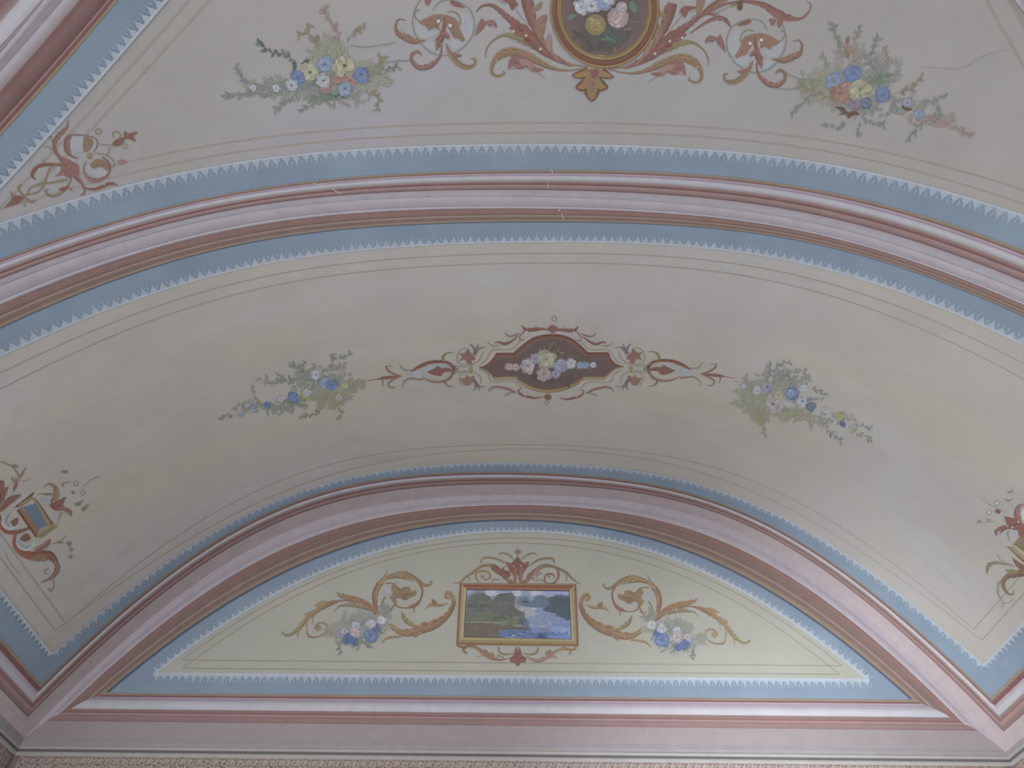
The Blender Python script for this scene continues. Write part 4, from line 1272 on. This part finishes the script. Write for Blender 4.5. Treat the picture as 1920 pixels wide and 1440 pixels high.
# ---------------------------------------------------------------- framed landscape in the lunette
def landscape():
    vx, vy, vk = 830, 1010, 5.76
    L = lambda x, y: hit('L', vx+x/vk, vy+y/vk)
    root = empty('landscape_painting', pos('L', *L(810, 820)), label='small painted landscape of a lake in a gold frame on the lunette', cat='painting')
    O = [(185,482), (1440,492), (1467,1165), (148,1150)]; I = [(262,556), (1362,571), (1386,1086), (232,1062)]
    fr = [[(O[i][0]+(I[i][0]-O[i][0])*t, O[i][1]+(I[i][1]-O[i][1])*t) for i in range(4)] for t in (0, .3, .55, .94, 1)]
    bands = {0: ((146,116,92), (128,92,74), (150,126,98)), 1: ((138,104,84), (158,140,114), (164,150,120)), 2: ((136,108,82), (158,142,112), (156,140,110)), 3: ((136,98,78), (160,144,118), (168,154,124))}
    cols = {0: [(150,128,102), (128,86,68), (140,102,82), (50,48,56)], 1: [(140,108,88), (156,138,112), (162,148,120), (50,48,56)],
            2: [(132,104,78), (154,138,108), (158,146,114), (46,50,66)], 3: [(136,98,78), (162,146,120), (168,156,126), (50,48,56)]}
    for i in range(4):
        j = (i+1) % 4; mb = MB()
        for k in range(4):
            a = [L(*fr[k][i]), L(*fr[k][j])]; b_ = [L(*fr[k+1][i]), L(*fr[k+1][j])]; n = 5
            hs = [(.004, .010), (.010, .007), (.008, .006), (.006, .003)][k]; rows = []
            for q in range(n+1):
                t = q/n; rows.append([pos('L', p[0]+(r[0]-p[0])*t, p[1]+(r[1]-p[1])*t, hs[0]+(hs[1]-hs[0])*t+.002*math.sin(math.pi*t)) for p, r in zip(a, b_)])
            mb.grid(rows, [tone(cols[i][k])]*(n+1))
        o = link_mesh('frame_rail', mb, PAINT, root)
    K_ = """270,570 138,144 168|400,600 118,124 136|520,590 160,164 180|580,620 150,154 172|640,590 140,148 172|800,585 168,172 186|900,590 128,138 166|1000,590 166,168 178|1150,590 134,146 184|1300,590 138,150 186|1350,575 136,148 184
300,640 112,118 130|430,640 104,108 112|350,720 118,120 122|470,700 92,94 96|400,760 104,106 98|300,780 110,112 110|650,640 98,102 108|730,620 96,100 106|620,700 112,110 106|720,720 114,112 108|560,760 112,114 102
820,650 116,126 146|900,660 106,116 136|900,700 80,86 98|820,720 136,126 140|980,650 124,134 156|1060,650 112,122 134|1100,700 116,126 144|1020,720 118,128 146|1180,680 84,94 100|1250,640 82,92 98|1320,700 84,92 92|1150,740 92,100 108|1240,760 80,90 92|1330,820 84,92 98|1350,650 90,100 106
900,760 150,156 160|950,790 176,178 172|930,820 162,164 160|1050,790 124,136 166|1150,810 116,128 164|1000,850 132,142 172|1100,880 150,156 182|1080,920 146,152 178|1200,880 112,126 164|1300,920 108,124 166|1350,900 114,128 168|980,940 128,138 168|1200,980 116,134 180|1330,1000 124,138 174|1300,1060 100,124 180|1100,990 106,118 146|1000,990 104,124 172|1150,1040 104,124 172|1090,1045 70,84 108
300,850 100,104 92|400,830 110,116 94|520,850 106,112 92|640,830 90,98 74|700,830 126,126 108|780,830 116,114 108|850,830 104,104 108|560,880 92,98 76|450,890 108,110 96|300,905 124,122 112|450,908 128,126 116|650,900 118,118 106|750,890 124,126 124|830,900 88,96 110|880,920 94,104 118|820,940 122,124 120|900,960 96,108 130
270,950 108,100 92|360,950 122,110 98|420,960 108,98 88|500,950 116,106 96|620,940 130,122 112|700,960 98,98 92|800,970 92,94 96|300,1030 98,90 86|450,1030 104,98 88|550,1010 108,100 90|600,1050 100,98 100|680,1010 96,112 146|780,1000 94,110 148|860,1030 98,114 150|760,1050 128,144 186|940,1040 98,118 172|900,990 92,98 112"""
    pts = []
    for q in K_.replace("\n", "|").split("|"):
        xy, c = q.strip().split(" ", 1); x, y = map(float, xy.split(",")); pts.append((x, y, [float(v) for v in c.replace(",", " ").split()]))
    r = random.Random(4); nx, ny = 150, 70
    mb = MB(); vv = []; cc = []
    for j in range(ny+1):
        for i in range(nx+1):
            u, v = i/nx, j/ny
            x = (I[0][0]*(1-u)+I[1][0]*u)*(1-v)+(I[3][0]*(1-u)+I[2][0]*u)*v; y = (I[0][1]*(1-u)+I[1][1]*u)*(1-v)+(I[3][1]*(1-u)+I[2][1]*u)*v
            wx = x+r.uniform(-5, 5)+8*math.sin(y*.07+x*.02); wy = y+r.uniform(-5, 5)+7*math.sin(x*.045); S0 = 0; C0 = [0, 0, 0]
            for px_, py_, c in pts:
                w = 1/(((wx-px_)*.8)**2+((wy-py_)*1.5)**2+12)**4.2; S0 += w
                for k in range(3): C0[k] += w*c[k]
            g = r.uniform(.96, 1.04); mb.v.append(pos('L', *L(x, y), .0026)); mm = sum(C0)/3; mb.c.append(tone([(q*.72+mm*.28)/S0*g*1.08 for q in C0]))
    for j in range(ny):
        for i in range(nx):
            a = j*(nx+1)+i; mb.f.append((a, a+1, a+nx+2, a+nx+1))
    link_mesh('canvas', mb, PAINT, root)
    b = Brush('L', root, 9); b.h = 0.0028; b.bgc = None
    b.run('''V 830 1010 5.76
P far_hills
F gblue: 800,700 835,650 880,636 920,648 950,692 1000,632 1050,615 1095,622 1132,668 1142,742 1060,748 960,742 880,735
P green_hill
F greyh: 264,700 290,630 340,598 420,588 480,612 540,660 560,720 540,800 400,820 264,830
F greyh2: 520,690 570,640 640,600 700,590 752,606 778,650 772,735 820,775 872,800 830,835 640,828 520,790
P dark_hill
F slate: 1072,772 1140,722 1180,645 1245,620 1300,648 1364,640 1370,876 1300,858 1222,812 1140,795
P lake_light
F bluel: 900,800 1000,770 1090,800 1150,840 1150,900 1080,935 980,925 920,880
F pale: 872,748 930,746 985,775 992,832 930,838 885,800
P bank
F bank: 250,842 400,828 560,820 690,828 780,868 850,905 800,930 620,915 420,900 250,905
F bank2: 236,915 420,908 600,925 760,950 930,968 900,980 660,984 560,1010 470,1054 234,1054
P pond
F pondb: 640,990 740,980 850,986 950,1002 1040,1062 900,1066 700,1062 625,1058
P brush_detail stuff
S pale 3 5 4: 290,907 400,903 520,909 700,905
S skyb 6 10 6: 560,600 640,575 760,580 820,600
S wht 8 16 8: 520,572 560,588 600,600
S wht 6 14 8: 770,600 810,610 850,598
S white 6 12 6: 1110,605 1150,625 1190,608
S groundd 4 10 4: 540,655 600,612 690,590
S groundd 6 14 6: 860,690 895,682 935,700
S mauve 8 20 8: 780,690 830,685 860,710
H core 40 110 50 380,740 40 12
H greyh 40 90 50 650,700 40 12
H greyh2 30 120 40 430,660 40 12
H bank 50 150 22 500,850 44 10
H bank2 50 170 40 440,990 44 12
H slate 40 110 70 1270,730 50 14
H bluel 40 180 90 1120,900 60 10
H white 10 70 30 940,800 40 12
H greend 14 120 20 640,850 30 12
H tan 10 150 30 470,980 30 9
H pondb 30 150 24 1200,1030 50 8
H pondb 24 160 26 800,1025 50 8
H bluel 10 150 18 850,1020 40 8
S greend 6 12 6: 530,885 560,852 590,888
S greend 8 6: 645,812 655,860
S groundd 4 8 4: 800,925 850,912 885,930
S core 5 9 5: 640,985 780,972 930,975
S blued 4 12 4: 1060,1052 1100,1034 1140,1055
D wht 8: 755,1050 775,1046
D rustl 9: 350,960 500,990 640,945 700,850''')
    return root
landscape()
ornament('crest_ornament', 'painted rust palmette and curled leaves above the landscape frame', 'ornament', 'L', (970,1075), '''V 830 1010 5.76
P scroll
S bronze>bronzl 26 46 56 52 48 38 28 30 28 24 20 6: 790,482 742,470 692,422 642,372 592,322 542,292 470,286 390,312 320,370 250,412 192,470 118,480
F rust: 520,330 545,270 590,300 640,330 650,300 670,340 720,350 735,400 690,430 620,400 570,370
S bronzl>gold 12 24 26 26 24 22 16 8: 400,472 362,425 368,372 430,352 500,372 512,420 462,442 425,418
D rustl 22: 430,412
S olive 10 14 5: 310,370 282,410 298,460
S olive 12 14 6: 530,470 560,440 625,450
P scroll
S bronze>olive 26 46 54 50 44 36 28 28 26 20 6: 832,482 885,470 930,425 985,365 1050,312 1110,292 1190,300 1270,335 1340,372 1405,442 1490,496
F rustl: 950,430 990,350 1050,300 1075,270 1072,310 1040,370 1080,370 1030,400 980,400 1000,460
S pinkr 24 25 20 20 18 20 24 18 8: 1225,310 1252,380 1232,450 1180,486 1112,478 1102,420 1132,385 1195,388 1205,432
D mauve 14: 1150,412
S olive 12 14 6: 1330,380 1340,430 1318,470
S olive 10 14 6: 1090,470 1060,445 1010,455
P leaf
S bronzl 10 24 26 24 20 14 8: 705,292 642,242 562,212 482,202 430,218 414,252 432,268
S bronzl 18 8: 690,300 640,320
P leaf
S olive>ochre 8 20 24 28 24 14: 925,302 982,262 1052,226 1130,214 1188,222 1206,268
P leaf
S olive 8 16 18 14 6: 775,232 732,192 682,162 622,160 608,186
P leaf
S olive 8 16 18 14 6: 848,232 892,192 942,164 1000,160 1016,188
P palmette
F rust: 684,248 735,266 765,242 808,196 850,242 882,262 932,248 920,300 902,332 882,352 862,402 812,484 762,402 722,342 700,302
F tan: 770,330 800,330 800,420 785,480 762,440
F tan: 830,330 860,330 860,430 845,480 828,430
f cream: 810,370 826,480 792,480
D cream 10: 768,298 845,298
D rose 16: 728,430 890,430
P finial
S olive 16 8 10: 808,205 811,150 812,98
F ochre: 768,142 808,122 852,144 812,172''')
ornament('crest_ornament', 'painted rust palmette and drooping leaves below the landscape frame', 'ornament', 'L', (970,1230), '''V 830 1010 5.76
P scroll
S ochre>tan 30 30 30 30 40 45 34 20 8: 262,1242 224,1205 262,1165 335,1168 402,1205 472,1262 542,1300 642,1312 712,1288
S rustl 20 6: 430,1262 368,1284
F tan: 440,1240 460,1190 500,1240 540,1230 560,1290
S olive 12 14: 590,1285 600,1260 660,1290
P scroll
S bronzl>rustl 26 26 28 28 40 44 34 20 8: 1370,1255 1385,1212 1310,1190 1240,1208 1160,1250 1090,1300 1010,1322 940,1292 900,1270
F rustl: 1190,1250 1245,1295 1180,1280 1130,1300
F tan: 1100,1230 1170,1200 1150,1260
S gold 22 26 20: 1290,1170 1380,1200 1430,1190 1440,1165
P loop
S ochre 18 24 22 10: 600,1168 615,1228 682,1252 770,1240
P loop
S ochre 18 24 22 10: 1030,1172 1018,1225 955,1252 865,1242
S gold>goldd 20 24 18: 150,1150 200,1172 250,1180
P palmette
F rust: 718,1290 762,1262 788,1180 832,1180 862,1262 905,1290 884,1342 852,1338 812,1380 772,1340 740,1338
f cream: 806,1175 822,1175 815,1240
S rustd 5 8: 796,1185 806,1250
S rustd 5 8: 836,1185 826,1250''')
# ---------------------------------------------------------------- fretwork frieze under the cornice
def frieze(s, u0, u1, sgn, parent, corner):
    mb = MB(); zt = .4905; zb = .36
    col = tone((146, 132, 126)); n = 60
    mb.quadstrip([pos(s, u0+(u1-u0)*i/n, zt, 0.004) for i in range(n+1)], [pos(s, u0+(u1-u0)*i/n, zb, 0.004) for i in range(n+1)], col)
    link_mesh('frieze_band', mb, PAINT, parent)
    mb = MB(); r = random.Random(11); step = 0.0335; N = int(abs(u1-u0)/step)
    light = tone((160, 150, 143)); dark = tone((112, 94, 86)); rd = tone((128, 86, 80))
    def q(u, z, a, b, h=.005): return pos(s, u+a*step*sgn, z+b, h)
    motif = [(-.42,-.004,.10,.0022),(-.18,-.003,.14,.002),(.06,-.005,.06,.0035),(.3,-.003,.16,.002),(-.3,-.010,.10,.004),(.0,-.012,.12,.003),(.22,-.010,.08,.004),
             (-.45,-.016,.08,.004),(-.12,-.018,.13,.003),(.12,-.020,.07,.005),(.38,-.016,.10,.004),(-.25,-.024,.12,.004),(.05,-.027,.1,.003),(.32,-.026,.09,.005)]
    for k in range(N):
        u = u0+(k+.5)*(u1-u0)/N
        for (a, b, w, hh) in motif:
            for rep in range(3):
                bb = b-.030*rep+r.uniform(-.0008, .0008); sl = r.uniform(-.08, .08); c = rd if (abs(a-.06) < .01 and k % 2 == 0) else blend(dark, light, r.uniform(0, .45))
                P = [q(u, zt, a-w, bb), q(u, zt, a+sl, bb+hh), q(u, zt, a+w, bb+hh*.3), q(u, zt, a-sl, bb-hh)]
                i = len(mb.v); mb.v += P; mb.c += [c]*4; mb.f.append((i, i+1, i+2, i+3))
        for a0, a1 in ((-.5, 0), (0, .5), (.5, 0), (0, -.5)):
            i = len(mb.v); mb.v += [q(u, zt, a0-.04, -.003, .0045), q(u, zt, a0+.04, -.003, .0045), q(u, zt, a1+.04, -.028, .0045), q(u, zt, a1-.04, -.028, .0045)]
            mb.c += [light]*4; mb.f.append((i, i+1, i+2, i+3))
    tag(link_mesh('fretwork', mb, PAINT, parent), kind='stuff')
trim8 = tag(empty('trim_8', W(0, Y0, 0.44)), kind='structure', label='painted fretwork frieze under the cornice')
frieze('L', -WX+0.012, WX-0.012, 1, trim8, True)
frieze('WL', Y0-0.012, 0.3, 1, trim8, False); frieze('WR', Y0-0.012, 0.3, 1, trim8, False)
for s, u0, u1 in (('L', -WX, -WX+0.014), ('L', WX-0.014, WX), ('WL', Y0-0.014, Y0), ('WR', Y0-0.014, Y0)):
    mb = MB(); mb.quadstrip([pos(s, u0, .4905, .0045), pos(s, u1, .4905, .0045)], [pos(s, u0, .36, .0045), pos(s, u1, .36, .0045)], tone((118, 100, 96))); link_mesh('corner_band', mb, PAINT, trim8)
# small pale scuffs and cracks across the rib
rootc = trim2
b = Brush('C', trim2, 3); b.h = 0.005
b.run('''V 0 0 1
P paint_crack
S hl 1 1.8 1: 588,342 598,346 606,343
S hl 1 1.5 1: 622,352 632,359 640,361
S hl 1 1.5: 1028,343 1027,352
S hl 1 1.2: 1034,316 1036,325''')
b = Brush('B', trim2, 3); b.h = 0.005
b.run('''V 0 0 1
P paint_crack
S hl 1 1.6 1: 1050,391 1048,394 1053,401 1057,412
S hl 1 1: 838,396 846,402''')
